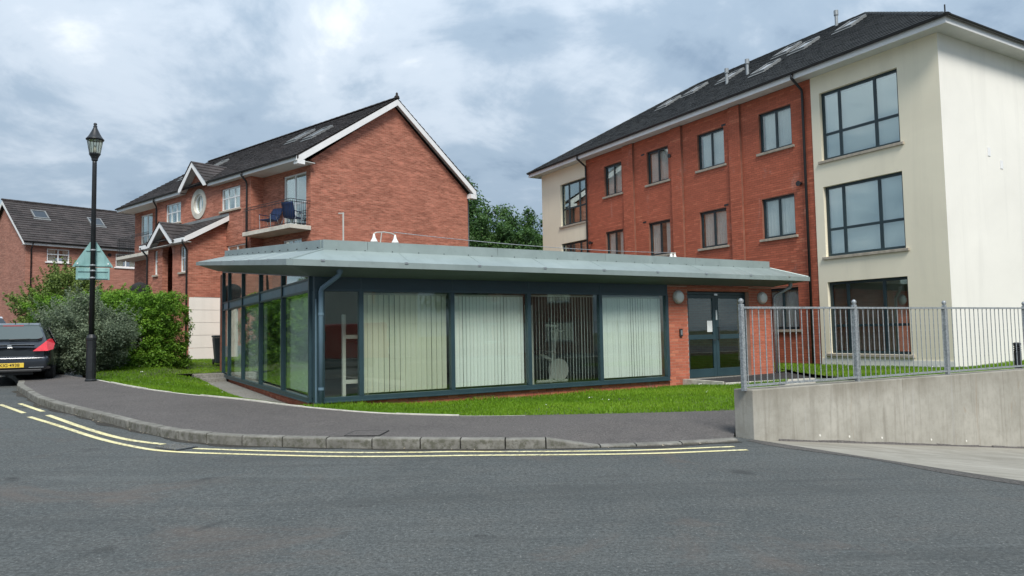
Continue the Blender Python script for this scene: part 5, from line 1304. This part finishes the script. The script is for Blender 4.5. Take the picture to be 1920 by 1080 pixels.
for k in range(26):
    u = .5+k*.45; w0, w1 = .03+.03*random.random(), .03+.03*random.random(); m.add([(u,-w0,-.112*u-.02), (u+.45,-w1,-.112*(u+.45)-.02), (u+.45,.0,-.112*(u+.45)+.02+.02*random.random()), (u,.0,-.112*u+.02+.02*random.random())], [(0,1,2,3)])
m.build('ramp_debris', M['pavement'], cw, kind='stuff')
rl = thing('railing', W(0, .12, 0), YAW, 'galvanised steel railing with upright bars on top of the concrete wall', 'railing')
posts = [-.02, 2.61, 5.24, 8.12, 10.8]
for i, u in enumerate(posts):
    z0 = wt(max(u, 0))
    Box('post', M['galv'], rl, u-.031, -.031, z0-.02, u+.031, .031, 1.94, bevel=.006)
    MB().lathe([(.02, 1.94), (.026, 1.952), (.038, 1.975), (.036, 2.0), (.02, 2.02), (.003, 2.026)], (u, 0, 0), 12).build('post_finial', M['galv'], rl, smooth=True)
bar0 = None
for a, b in zip(posts[:-1], posts[1:]):
    Box('top_rail', M['galv'], rl, a+.0315, -.025, 1.875, b-.0315, .025, 1.905)
    zr = (wt(max(a,0))+wt(b))/2 + .045
    Box('bottom_rail', M['galv'], rl, a+.0315, -.025, zr, b-.0315, .025, zr+.03)
    n = 19
    for k in range(n):
        u = a+.09+(b-a-.18)*k/(n-1)
        if bar0 is None: bar0 = MB().tube([(0,0,0),(0,0,1.0)], .0085, 6).build('bar', M['galv'], rl); o = bar0
        else: o = share(bar0, rl)
        o.location = (u, 0, zr+.028); o.scale = (1, 1, 1.876-zr-.028)

# ================================================================== shrubs and trees
def leaf_cloud(centres, radii, n_per, size, flat=0.6, outward=None, spread=1.0):
    """quads around clump centres; returns verts, tint"""
    c = np.repeat(centres, n_per, axis=0); r = np.repeat(radii, n_per); N = len(c)
    d = rng.normal(size=(N,3)); d /= np.linalg.norm(d, axis=1)[:,None]
    p = c + d*(r*spread*rng.random(N)**.45)[:,None]
    nrm = d*.7 + rng.normal(size=(N,3))*.55 + np.array([0,0,.45]); nrm /= np.linalg.norm(nrm, axis=1)[:,None]
    a = np.cross(nrm, rng.normal(size=(N,3))); a /= np.linalg.norm(a, axis=1)[:,None]; b = np.cross(nrm, a)
    s = size*(.6+.8*rng.random(N)); L = s[:,None]; Wd = (s*.45)[:,None]
    V = np.stack([p - a*L, p + b*Wd + nrm*.12*L, p + a*L, p - b*Wd + nrm*.12*L], 1)
    ct = np.repeat(rng.random(len(centres)), n_per)
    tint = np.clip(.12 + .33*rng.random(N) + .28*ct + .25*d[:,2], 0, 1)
    return V.reshape(-1,3), tint
def shrub(name, label, loc, rad, mat, n_clump, n_leaf, size, cl_r, box=False, seed=1, stems=7, tall=0.0, group=None, spikes=0):
    """loc base centre, rad (rx, ry, height)"""
    global rng
    rng = np.random.default_rng(seed); o = thing(name, loc, 0, label, 'hedge' if box else 'shrub', group)
    rx, ry, h = rad; C = []
    while len(C) < n_clump:
        q = rng.uniform(-1, 1, 3)
        if box:
            if max(abs(q)) < .45: continue
            k = 1 + .04*np.sin(q[0]*7+seed) + .04*np.sin(q[1]*9+q[2]*5)
            p = np.array([q[0]*rx*k, q[1]*ry*k, (q[2]*.5+.5)*h*(1+.03*np.sin(q[0]*5+seed)+.02*np.sin(q[0]*13))])
        else:
            rr = np.linalg.norm(q)
            if rr > 1 or rr < .35: continue
            k = 1 + .12*np.sin(q[0]*4+seed) + .09*np.sin(q[1]*5+q[2]*6+seed)
            p = np.array([q[0]*rx*k, q[1]*ry*k, (q[2]*.5+.5)*h*k])
            if p[2] < h*.25: p[:2] *= .82 + .7*p[2]/h
        p[2] = max(p[2], .06); C.append(p)
    C = np.array(C); R = cl_r*(.7+.6*rng.random(len(C)))
    V, T = leaf_cloud(C, R, n_leaf, size)
    if spikes:                                          # loose shoots standing out of the outline
        top = C[np.argsort(-(C[:,2] + .4*np.linalg.norm(C[:,:2], axis=1)))[:spikes]]
        SV = []; ST = []
        for c in top:
            out = c - np.array([0,0,h*.45]); out /= np.linalg.norm(out); out += np.array([rng.normal(0,.25), rng.normal(0,.25), .45]); out /= np.linalg.norm(out)
            L = cl_r*(1.0+1.2*rng.random()); pts = np.array([c + out*(cl_r*.5+L*t) for t in np.linspace(0, 1, 7)])
            v, t = leaf_cloud(pts, np.full(len(pts), .05), 7, size*.85); SV.append(v); ST.append(t)
        V = np.concatenate([V] + SV); T = np.concatenate([T] + ST)
    V[:,2] = np.maximum(V[:,2], .005)
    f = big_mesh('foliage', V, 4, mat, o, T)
    m = MB()
    for k in range(stems):
        a = 2*pi*k/stems + rng.random(); m.tube([(.12*cos(a), .12*sin(a), -.1), (rx*.3*cos(a), ry*.3*sin(a), h*.35), (rx*.62*cos(a), ry*.62*sin(a), h*.75)], [.035, .022, .008], 5)
    m.build('stems', M['bark'], o); return o
def hz_(x, y): return hgt(x, y) + .13
shrub('grey_shrub', 'round grey green shrub behind the lamp post', (-12.35, 20.9, .58), (1.30, 1.25, 2.05), M['leaf_grey'], 420, 150, .030, .24, seed=3, spikes=60)
shrub('bright_hedge', 'clipped bright green hedge ending beside the white garage door', (-12.15, 23.6, .60), (1.12, 1.1, 2.42), M['leaf_bright'], 820, 85, .038, .15, box=True, seed=5, spikes=0)
shrub('bright_hedge', 'yellow green hedge top showing above the grey shrub', (-14.4, 24.4, .62), (1.5, 1.1, 2.50), M['leaf_bright'], 620, 80, .040, .17, box=True, seed=8, spikes=15)
shrub('olive_shrub', 'tall loose olive green shrub above the parked dark car', (-16.0, 25.4, .78), (1.45, 1.2, 3.08), M['leaf_olive'], 520, 70, .052, .28, seed=13, spikes=200)
def tree(name, label, loc, h, crown_r, crown_h, mat, n_clump, n_leaf, size, seed, trunk_r=.22, group=None):
    global rng
    rng = np.random.default_rng(seed); o = thing(name, loc, 0, label, 'tree', group); zc = h-crown_h/2
    C = []
    while len(C) < n_clump:
        q = rng.uniform(-1, 1, 3); rr = np.linalg.norm(q)
        if rr > 1 or rr < .3: continue
        k = 1 + .18*np.sin(q[0]*5+seed) + .14*np.sin(q[1]*6+q[2]*7)
        C.append([q[0]*crown_r*k, q[1]*crown_r*k, zc + q[2]*crown_h/2*k])
    C = np.array(C); V, T = leaf_cloud(C, .55*(.6+.8*rng.random(len(C))), n_leaf, size)
    big_mesh('crown', V, 4, mat, o, T); m = MB()
    m.tube([(0,0,-.3), (.05,.03,h*.3), (.1,.0,h*.6), (.05,.05,h*.85)], [trunk_r, trunk_r*.75, trunk_r*.45, .04], 8)
    for k in range(9):
        a = 2.4*k; z0 = h*(.28+.05*k); m.tube([(.05,.03,z0), (crown_r*.4*cos(a), crown_r*.4*sin(a), z0+h*.12), (crown_r*.8*cos(a), crown_r*.8*sin(a), z0+h*.2)], [trunk_r*.4, trunk_r*.22, .02], 6)
    m.build('trunk', M['bark'], o); return o
tree('tree', 'dark green leafy tree right behind the brick gable', (-3.4, 52, 0), 12.2, 3.4, 9.8, M['leaf_tree'], 330, 110, .12, 21, group='trees between the buildings')
tree('tree', 'dark green leafy tree beside the cream end of the apartment block', (1.2, 55, 0), 10.9, 3.4, 9.0, M['leaf_tree'], 330, 110, .12, 22, group='trees between the buildings')
tree('tree', 'lower dark tree filling the gap behind the canopy roof', (-.9, 48, 0), 9.6, 2.8, 8.0, M['leaf_tree'], 280, 100, .11, 23, group='trees between the buildings')

# ================================================================== lamp post and the sign on it
LX, LY = -10.68, 18.15; LZ = hgt(LX, LY) + .13
lp = thing('lamp_post', (LX, LY, LZ), radians(20), 'tall black street lamp post with a lantern head beside the pavement', 'street lamp')
HT = 5.65
MB().lathe([(.135, -.05), (.135, .04), (.115, .06), (.110, 1.02), (.118, 1.05), (.118, 1.10), (.085, 1.18)], (0,0,0), 16).build('base', M['black_iron'], lp, smooth=False)
MB().lathe([(.066, 1.15), (.052, HT-.08), (.052, HT)], (0,0,0), 16).build('column', M['black_iron'], lp, smooth=True)
Box('access_door', M['black_iron'], lp, -.05, -.118, .25, .05, -.105, .85)
MB().lathe([(.05, HT-.02), (.075, HT+.0), (.075, HT+.04), (.10, HT+.10), (.135, HT+.155), (.135, HT+.18)], (0,0,0), 8).build('lantern_base', M['black_iron'], lp)
gl = MB().lathe([(.118, HT+.18), (.175, HT+.52)], (0,0,0), 8).build('lantern_glass', M['lamp_glass'], lp)
m = MB()
for k in range(8):
    a = 2*pi*k/8; m.tube([(.122*cos(a), .122*sin(a), HT+.17), (.181*cos(a), .181*sin(a), HT+.53)], .008, 5)
m.build('lantern_bars', M['black_iron'], lp); MB().lathe([(.04, HT+.18), (.045, HT+.28), (.03, HT+.36), (.004, HT+.40)], (0,0,0), 10).build('bulb', M['opal'], lp, smooth=True)
MB().lathe([(.205, HT+.525), (.215, HT+.55), (.19, HT+.575), (.145, HT+.64), (.095, HT+.74), (.055, HT+.83), (.04, HT+.87), (.05, HT+.89), (.028, HT+.915), (.045, HT+.945), (.03, HT+.975), (.004, HT+.985)], (0,0,0), 16).build('lantern_roof', M['black_iron'], lp, smooth=True)
sg = thing('road_sign', (LX, LY, LZ), radians(27), 'weathered green grey back of a triangular sign plate on the lamp post', 'road sign')
y = .078
tri = [(-.455, y, 2.90), (.455, y, 2.90), (.425, y, 2.965), (.035, y, 3.60), (0, y, 3.62), (-.035, y, 3.60), (-.425, y, 2.965)]
MB().prism(tri, (0, .012, 0)).build('triangle_plate', M['signback'], sg); MB().box(-.375, y, 2.575, .375, y+.012, 2.885).build('lower_plate', M['signback'], sg, bevel=.02)
for z, w_ in ((3.33, .16), (2.94, .40), (2.80, .33), (2.62, .33)):
    Box('sign_rail', M['signback'], sg, -w_, y-.022, z-.016, w_, y-.0005, z+.016); MB().lathe([(.066, z-.018), (.070, z-.01), (.070, z+.01), (.066, z+.018)], (0,0,0), 14).build('sign_clip', M['galv'], sg)
for x in (-.34, .34): MB().lathe([(.02, 0), (.02, -.012)], (x, y-.001, 2.99), 8, 'y').build('bolt', M['paper'], sg)

# ================================================================== parked cars
def wheel(parent, x, y, r=.315, w=.2, side=1):
    t = MB().lathe([(r*.62, -w/2), (r*.93, -w/2), (r, -w/2+.03), (r, w/2-.03), (r*.93, w/2), (r*.62, w/2)], (x, y, r), 24, 'x').build('wheel', M['rubber'], parent, smooth=False)
    m = MB(); m.lathe([(r*.60, -w/2+.01), (r*.60, w/2-.01)], (x, y, r), 20, 'x')
    for k in range(5):
        a = 2*pi*k/5; m.box(x+side*(w/2-.02), y-.03, r-.03, x+side*(w/2), y+.03, r+.03)
    m.build('rim', M['steel'], t); return t
def text_mesh(s, name, mat, parent, size, loc, rot):
    cu = bpy.data.curves.new(name, 'FONT'); cu.body = s; cu.size = size; cu.align_x = 'CENTER'; cu.align_y = 'CENTER'; cu.extrude = .001; cu.offset = .0012*size/.08
    o = bpy.data.objects.new(name, cu); COL.objects.link(o); dg_ = bpy.context.evaluated_depsgraph_get(); me = bpy.data.meshes.new_from_object(o.evaluated_get(dg_))
    bpy.data.objects.remove(o); q = bpy.data.objects.new(name, me); COL.objects.link(q); me.materials.clear(); me.materials.append(mat); q.parent = parent; q.location = loc; q.rotation_euler = rot; return q
def hatchback(name, label, loc, rz, paint, detail=True):
    """rear at y=0, front at +y, x to the right"""
    c = thing(name, loc, rz, label, 'car', 'parked cars')
    # stations: y, half width low, half width waist, waist z, roof half width, roof z, floor z
    S = [(.02, .70, .74, .78, .70, .86, .34), (.10, .80, .84, .86, .74, .96, .26), (.28, .87, .885, .93, .72, 1.14, .24), (.50, .90, .905, .95, .66, 1.32, .22), (.78, .905, .908, .95, .62, 1.455, .22),
         (1.3, .905, .908, .94, .62, 1.49, .22), (2.0, .905, .908, .93, .62, 1.495, .22), (2.5, .905, .908, .92, .61, 1.44, .22), (2.95, .90, .90, .91, .60, 1.20, .22), (3.25, .89, .885, .90, .66, .97, .22), (3.7, .86, .86, .84, .66, .88, .22), (4.1, .80, .80, .72, .62, .76, .24), (4.26, .66, .66, .58, .55, .62, .30)]
    def prof(s):
        y, wl, ww, wz, rw, rz_, fz_ = s
        right = [(0, fz_), (wl*.86, fz_), (wl, fz_+.12), (ww+.012, .56), (ww, wz*.86), (ww*.985, wz), (rw+(ww-rw)*.30, wz+(rz_-wz)*.62), (rw, rz_-.025), (rw*.80, rz_+.0), (0, rz_+.02)]
        return [(x, y, z) for x, z in right] + [(-x, y, z) for x, z in right[-2:0:-1]]
    vs = []; fs = []; R = [prof(s) for s in S]; n = len(R[0])
    for r in R: vs += r
    for i in range(len(S)-1):
        for k in range(n): fs.append((i*n+k, i*n+(k+1) % n, (i+1)*n+(k+1) % n, (i+1)*n+k))
    fs += [tuple(range(n)), tuple((len(S)-1)*n+k for k in range(n-1, -1, -1))]
    b = MB().add(vs, fs).build('body', paint, c, smooth=True); sb = b.modifiers.new('subd', 'SUBSURF'); sb.levels = 2; sb.render_levels = 2
    # rear screen follows the tailgate
    def quad_shell(name, pts, mat, off, parent=c, thick=.012):
        p = [Vector(q) for q in pts]; nn = (p[1]-p[0]).cross(p[-1]-p[0]).normalized()
        m = MB(); q1 = [v+nn*off for v in p]; q0 = [v+nn*(off-thick) for v in p]; k = len(p)
        m.add(q1+q0, [tuple(range(k)), tuple(range(2*k-1, k-1, -1))] + [(i, (i+1) % k, k+(i+1) % k, k+i) for i in range(k)]); return m.build(name, mat, parent, bevel=.01)
    quad_shell('rear_window', [(-.58,.200,1.055), (.58,.200,1.055), (.66,.235,1.082), (.675,.29,1.125), (.655,.36,1.18), (.56,.60,1.366), (.51,.65,1.405), (.42,.67,1.42), (-.42,.67,1.42), (-.51,.65,1.405), (-.56,.60,1.366), (-.655,.36,1.18), (-.675,.29,1.125), (-.66,.235,1.082)], M['glass_roof'] if not detail else M['car_screen'], .065, thick=.06)
    quad_shell('roof_spoiler', [(-.56,.60,1.435), (.56,.60,1.435), (.56,.86,1.50), (-.56,.86,1.50)], paint, .015, thick=.035)
    for s in (-1, 1):
        pts = [(s*.52,.02,.80), (s*.80,.03,.795), (s*.90,.20,.84), (s*.918,.36,.98), (s*.86,.33,1.085), (s*.76,.20,1.03)]
        m = MB(); q = [(p[0]+s*.012, p[1]-.065, p[2]) for p in pts]; pts = [(p[0]-s*.03, p[1]+.05, p[2]) for p in pts]; m.add(q + pts, [tuple(range(6)), tuple(range(11,5,-1))] + [(i, (i+1) % 6, 6+(i+1) % 6, 6+i) for i in range(6)]); m.build('tail_light', M['tail_red'], c, bevel=.015)
        quad = [(s*.875,1.15,.99), (s*.875,2.75,.955), (s*.70,2.42,1.36), (s*.675,1.35,1.40)]
        if s > 0: quad = quad[::-1]
        quad_shell('side_window', quad[::-1], M['glass_roof'], .02)
        mr = MB().lathe([(.03, -.09), (.075, -.06), (.085, 0), (.075, .07), (.03, .1)], (s*1.02, 2.55, 1.07), 10, 'x').build('mirror', M['black_plastic'], c, smooth=True)
        Box('mirror_glass', M['steel'], mr, s*1.02-.06, 2.445, 1.02, s*1.02+.07, 2.46, 1.12)
        wheel(c, s*.80, .80, side=s); wheel(c, s*.80, 3.40, side=s)
    m = MB(); m.prism([(-.80,-.035,.30), (.80,-.035,.30), (.86,-.035,.50), (.84,-.035,.68), (-.84,-.035,.68), (-.86,-.035,.50)], (0,.3,0)); rb_ = m.build('rear_bumper', paint, c, bevel=.11); rb_.modifiers[0].segments = 6; rb_.data.shade_smooth()
    Box('bumper_strip', M['steel'], c, .42, -.045, .375, .74, -.030, .388); Box('bumper_strip', M['black_plastic'], c, -.70, -.05, .27, .70, .1, .34, bevel=.02)
    Box('bumper_strip', M['black_plastic'], c, -.62, -.043, .60, .70, -.034, .612); Box('boot_strip', M['steel'], c, -.40, .045, .955, .52, .09, .963)
    if detail:
        npl = Box('number_plate', M['plate_yellow'], c, -.27, -.05, .385, .32, -.036, .50, bevel=.004); text_mesh('KIG\u00b74938', 'plate_lettering', M['black_ink'], npl, .108, (.02, -.0515, .442), (radians(90), 0, 0))
        em = MB(); zz = .905
        em.prism([(-.06,.045,zz-.05), (-.03,.045,zz-.06), (-.02,.045,zz-.02), (.0,.045,zz-.065), (.03,.045,zz-.06), (.02,.045,zz-.01), (.07,.045,zz-.06), (.05,.045,zz+.01), (.035,.045,zz+.045), (-.01,.045,zz+.065), (-.05,.045,zz+.04), (-.045,.045,zz+.0)], (0,.06,0)); em.build('emblem', M['steel'], c)
        text_mesh('PEUGEOT', 'badge_lettering', M['steel'], c, .055, (.0, .028, .80), (radians(82), 0, 0)); text_mesh('308', 'badge_lettering', M['steel'], c, .06, (.36, .04, .845), (radians(80), 0, 0))
        MB().tube([(-.02,.12,1.09), (.10,.115,1.095), (.42,.135,1.105)], [.02,.012,.006], 6).build('rear_wiper', M['black_plastic'], c); MB().tube([(0,.95,1.51),(0,.85,1.58)], [.012,.006], 6).build('aerial', M['black_plastic'], c)
        Box('brake_light', M['tail_red'], c, -.22, .578, 1.438, .22, .60, 1.452); Box('exhaust_shield', M['black_plastic'], c, -.5, .1, .2, .5, .5, .28)
    return c
def m_screen():
    t = NT('car_rear_screen'); return t.pbr((.09, .11, .105), .06, 0, None, .9)
M['car_screen'] = m_screen()
CX, CY = -12.62, 17.95; CZ = hgt(CX+.4, CY+1)+.10
hatchback('parked_car', 'dark blue grey hatchback parked half on the pavement, seen from behind', (CX, CY, CZ-.03), YAW-.05, M['car_dark'])
hatchback('parked_car', 'white car parked farther up the street beyond the dark hatchback', (-20.15, 27.4, hgt(-20.15,27.4)+.16), radians(42), M['car_white'], False)

# ================================================================== small things
bn = thing('wheelie_bin', (-10.62, 26.1, .60), radians(30), 'dark wheelie bin standing by the white garage door', 'bin')
m = MB(); m.add([(-.21,-.25,.06),(.21,-.25,.06),(.21,.22,.06),(-.21,.22,.06),(-.28,-.33,.98),(.28,-.33,.98),(.28,.33,.98),(-.28,.33,.98)], [(0,3,2,1),(4,5,6,7),(0,1,5,4),(1,2,6,5),(2,3,7,6),(3,0,4,7)]); m.build('body', M['bin'], bn, bevel=.03)
Box('lid', M['bin'], bn, -.30, -.36, .985, .30, .36, 1.06, bevel=.03); MB().tube([(-.25,.40,1.0),(.25,.40,1.0)], .018, 8).build('handle', M['bin'], bn)
for s in (-1, 1): MB().lathe([(.10, -.025), (.10, .025)], (s*.24, .24, .10), 16, 'x').build('wheel', M['rubber'], bn)
def deck_chair(loc, rz, label, tilt):
    c = thing('garden_chair', loc, rz, label, 'chair', 'blue balcony chairs')
    m = MB(); n = 8; vs = []; fs = []
    for k in range(n+1):
        t = k/n; y = .05+.42*t*tilt; z = .36+.62*t; bulge = .03*math.sin(t*6)
        for x in (-.27, -.1, .1, .27): vs.append((x, y - .04*(1-(x/.27)**2) + bulge*.5, z))
    for k in range(n):
        for i in range(3): fs.append((4*k+i, 4*k+i+1, 4*k+i+5, 4*k+i+4))
    o = m.add(vs, fs).build('backrest', M['navy_cover'], c, smooth=True); s = o.modifiers.new('thick', 'SOLIDIFY'); s.thickness = .03
    m = MB(); m.box(-.27, -.42, .36, .27, .06, .40); m.build('seat', M['navy_cover'], c, bevel=.015)
    for x in (-.27, .27):
        MB().tube([(x,-.38,0),(x,-.40,.60)], .013, 6).build('leg', M['steel'], c); MB().tube([(x,.30,0),(x,-.05,.55)], .013, 6).build('leg', M['steel'], c); MB().tube([(x,-.42,.60),(x,.22,.62)], .018, 6).build('armrest', M['navy_cover'], c)
    return c
HR = radians(50)
def H(x, y, z): v = Matrix.Rotation(HR, 3, 'Z') @ Vector((x, y, z)); return Vector((-8.439, 28, 0)) + v
deck_chair(H(.30, 2.35, 6.04), HR+radians(-70), 'low blue folding chair at the left of the corner balcony', 1.0)
deck_chair(H(.34, .98, 6.04), HR+radians(115), 'upright blue chair tilted beside the balcony door', .5)
bq = thing('covered_barbecue', H(-2.3, 8.75, 2.95), HR, 'black covered barbecue showing above the hedge by the arched porch', 'barbecue')
m = MB(); m.lathe([(.30, 0), (.34, .45), (.40, .80), (.40, .92), (.30, 1.05), (.12, 1.14), (.02, 1.16)], (0,0,0), 14); m.build('cover', M['rubber'], bq, smooth=True); MB().box(-.2,-.2,-2.5,.2,.2,.02).build('stand', M['slab'], bq)
bo = thing('bollard_light', G(14.36, -5.5, .46), YAW, 'short dark bollard light behind the railing at the right edge', 'bollard')
MB().lathe([(.075, 0), (.075, .50)], (0,0,0), 14).build('column', M['black_iron'], bo)
for k in range(3): MB().lathe([(.055, .50+k*.045), (.08, .52+k*.045), (.08, .53+k*.045), (.055, .545+k*.045)], (0,0,0), 14).build('louvre', M['black_iron'], bo)
MB().lathe([(.08, .635), (.08, .67), (.06, .69)], (0,0,0), 14).build('cap', M['black_iron'], bo)

# ================================================================== the far side of the street (seen in the reflections)
vn = thing('delivery_van', (12.6, -1.4, 0), radians(135), 'red delivery van across the street, seen reflected in the corner pane', 'van')
def vbox(m, pts, w): m.prism([(-w, y, z) for y, z in pts], (2*w, 0, 0)); return m
vbox(MB(), [(-2.6,.45), (2.5,.45), (2.5,.95), (1.75,1.15), (1.15,1.95), (.9,2.1), (-2.55,2.15), (-2.6,2.05)], .95).build('body', M['van_red'], vn, bevel=.06)
vbox(MB(), [(1.70,1.20), (1.18,1.90), (1.22,1.93), (1.75,1.22)], .84).build('windscreen', M['glass_roof'], vn)
for s in (-1, 1):
    Box('side_window', M['glass_roof'], vn, s*.945, .35, 1.3, s*.965, 1.15, 1.78); wheel(vn, s*.84, -1.7, .34, .2, s); wheel(vn, s*.84, 1.6, .34, .2, s)
    Box('tail_light', M['tail_red'], vn, s*.78, -2.64, .95, s*.93, -2.60, 1.35)
Box('rear_bumper', M['black_plastic'], vn, -.9, -2.72, .42, .9, -2.58, .62, bevel=.03)
for k in range(6): MB().prism([(-.86+k*.3,-2.63,.66), (-.72+k*.3,-2.63,.66), (-.58+k*.3,-2.63,.92), (-.72+k*.3,-2.63,.92)], (0,.025,0)).build('chevron', M['paper'] if k % 2 else M['plate_yellow'], vn)
Box('emblem', M['plate_yellow'], vn, -.18, -2.63, 1.45, .14, -2.601, 1.72); Box('emblem', M['van_red'], vn, -.10, -2.645, 1.51, .06, -2.6305, 1.66)
Box('number_plate', M['plate_yellow'], vn, -.26, -2.735, .46, .26, -2.7205, .57)
def street_house(loc, rz, label, mat, w=9.0, d=8.0, e=5.4):
    o = thing('street_house', loc, rz, label, 'house', 'houses across the street'); wins = [(1.0, 2.6, .9, 2.2), (5.6, 7.6, .9, 2.2), (1.0, 2.6, 3.6, 4.8), (5.8, 7.4, 3.6, 4.8), (3.6, 4.6, .1, 2.2)]
    wall('front_wall', mat, o, 'y', 0, 1, 0, w, 0, e, wins, thick=.25); wall('rear_wall', mat, o, 'y', -d, -1, 0, w, 0, e, thick=.25)
    for x in (0, w-.25): MB().prism([(x, -.26, 0), (x, -d+.26, 0), (x, -d+.26, e), (x, -d/2, e+3), (x, -.26, e)], (.25, 0, 0)).build('gable_wall', mat, o)
    m = MB(); m.prism([(-.3, .4, e-.1), (-.3, -d/2, e+3.3), (-.3, -d-.4, e-.1), (-.3, -d/2, e+3.1)], (w+.6, 0, 0)); rr = m.build('roof', M['tile_dark'], o)
    Box('fascia', M['white_paint'], o, -.3, .36, e-.16, w+.3, .39, e-.02)
    for a, b, c, dd in wins[:4]: window(o, 'y', 0, 1, a, b, c, dd, [.5], [], M['upvc'], M['glass'], pleated(M['curtain'], [(0,.25),(.75,1)]), depth=.08, sill=M['slab'])
    Box('front_door', M['white_paint'], o, 3.61, -.12, .11, 4.59, -.06, 2.19); return o
street_house((27, -3, 0), radians(52), 'red brick house across the street, faintly reflected in the front glass', M['brick_far'])
street_house((19, -12, 0), radians(40), 'white rendered house across the street, faintly reflected in the front glass', M['offwhite'])
tree('street_tree', 'leafy tree across the street, reflected in the glass doors', (24.5, -1.5, 0), 7.5, 2.3, 5.2, M['leaf_tree'], 90, 60, .11, 31)
tree('street_tree', 'broad leafy tree across the street near the white house', (15.5, -9.5, 0), 8.5, 2.6, 6.0, M['leaf_tree'], 90, 60, .11, 32)
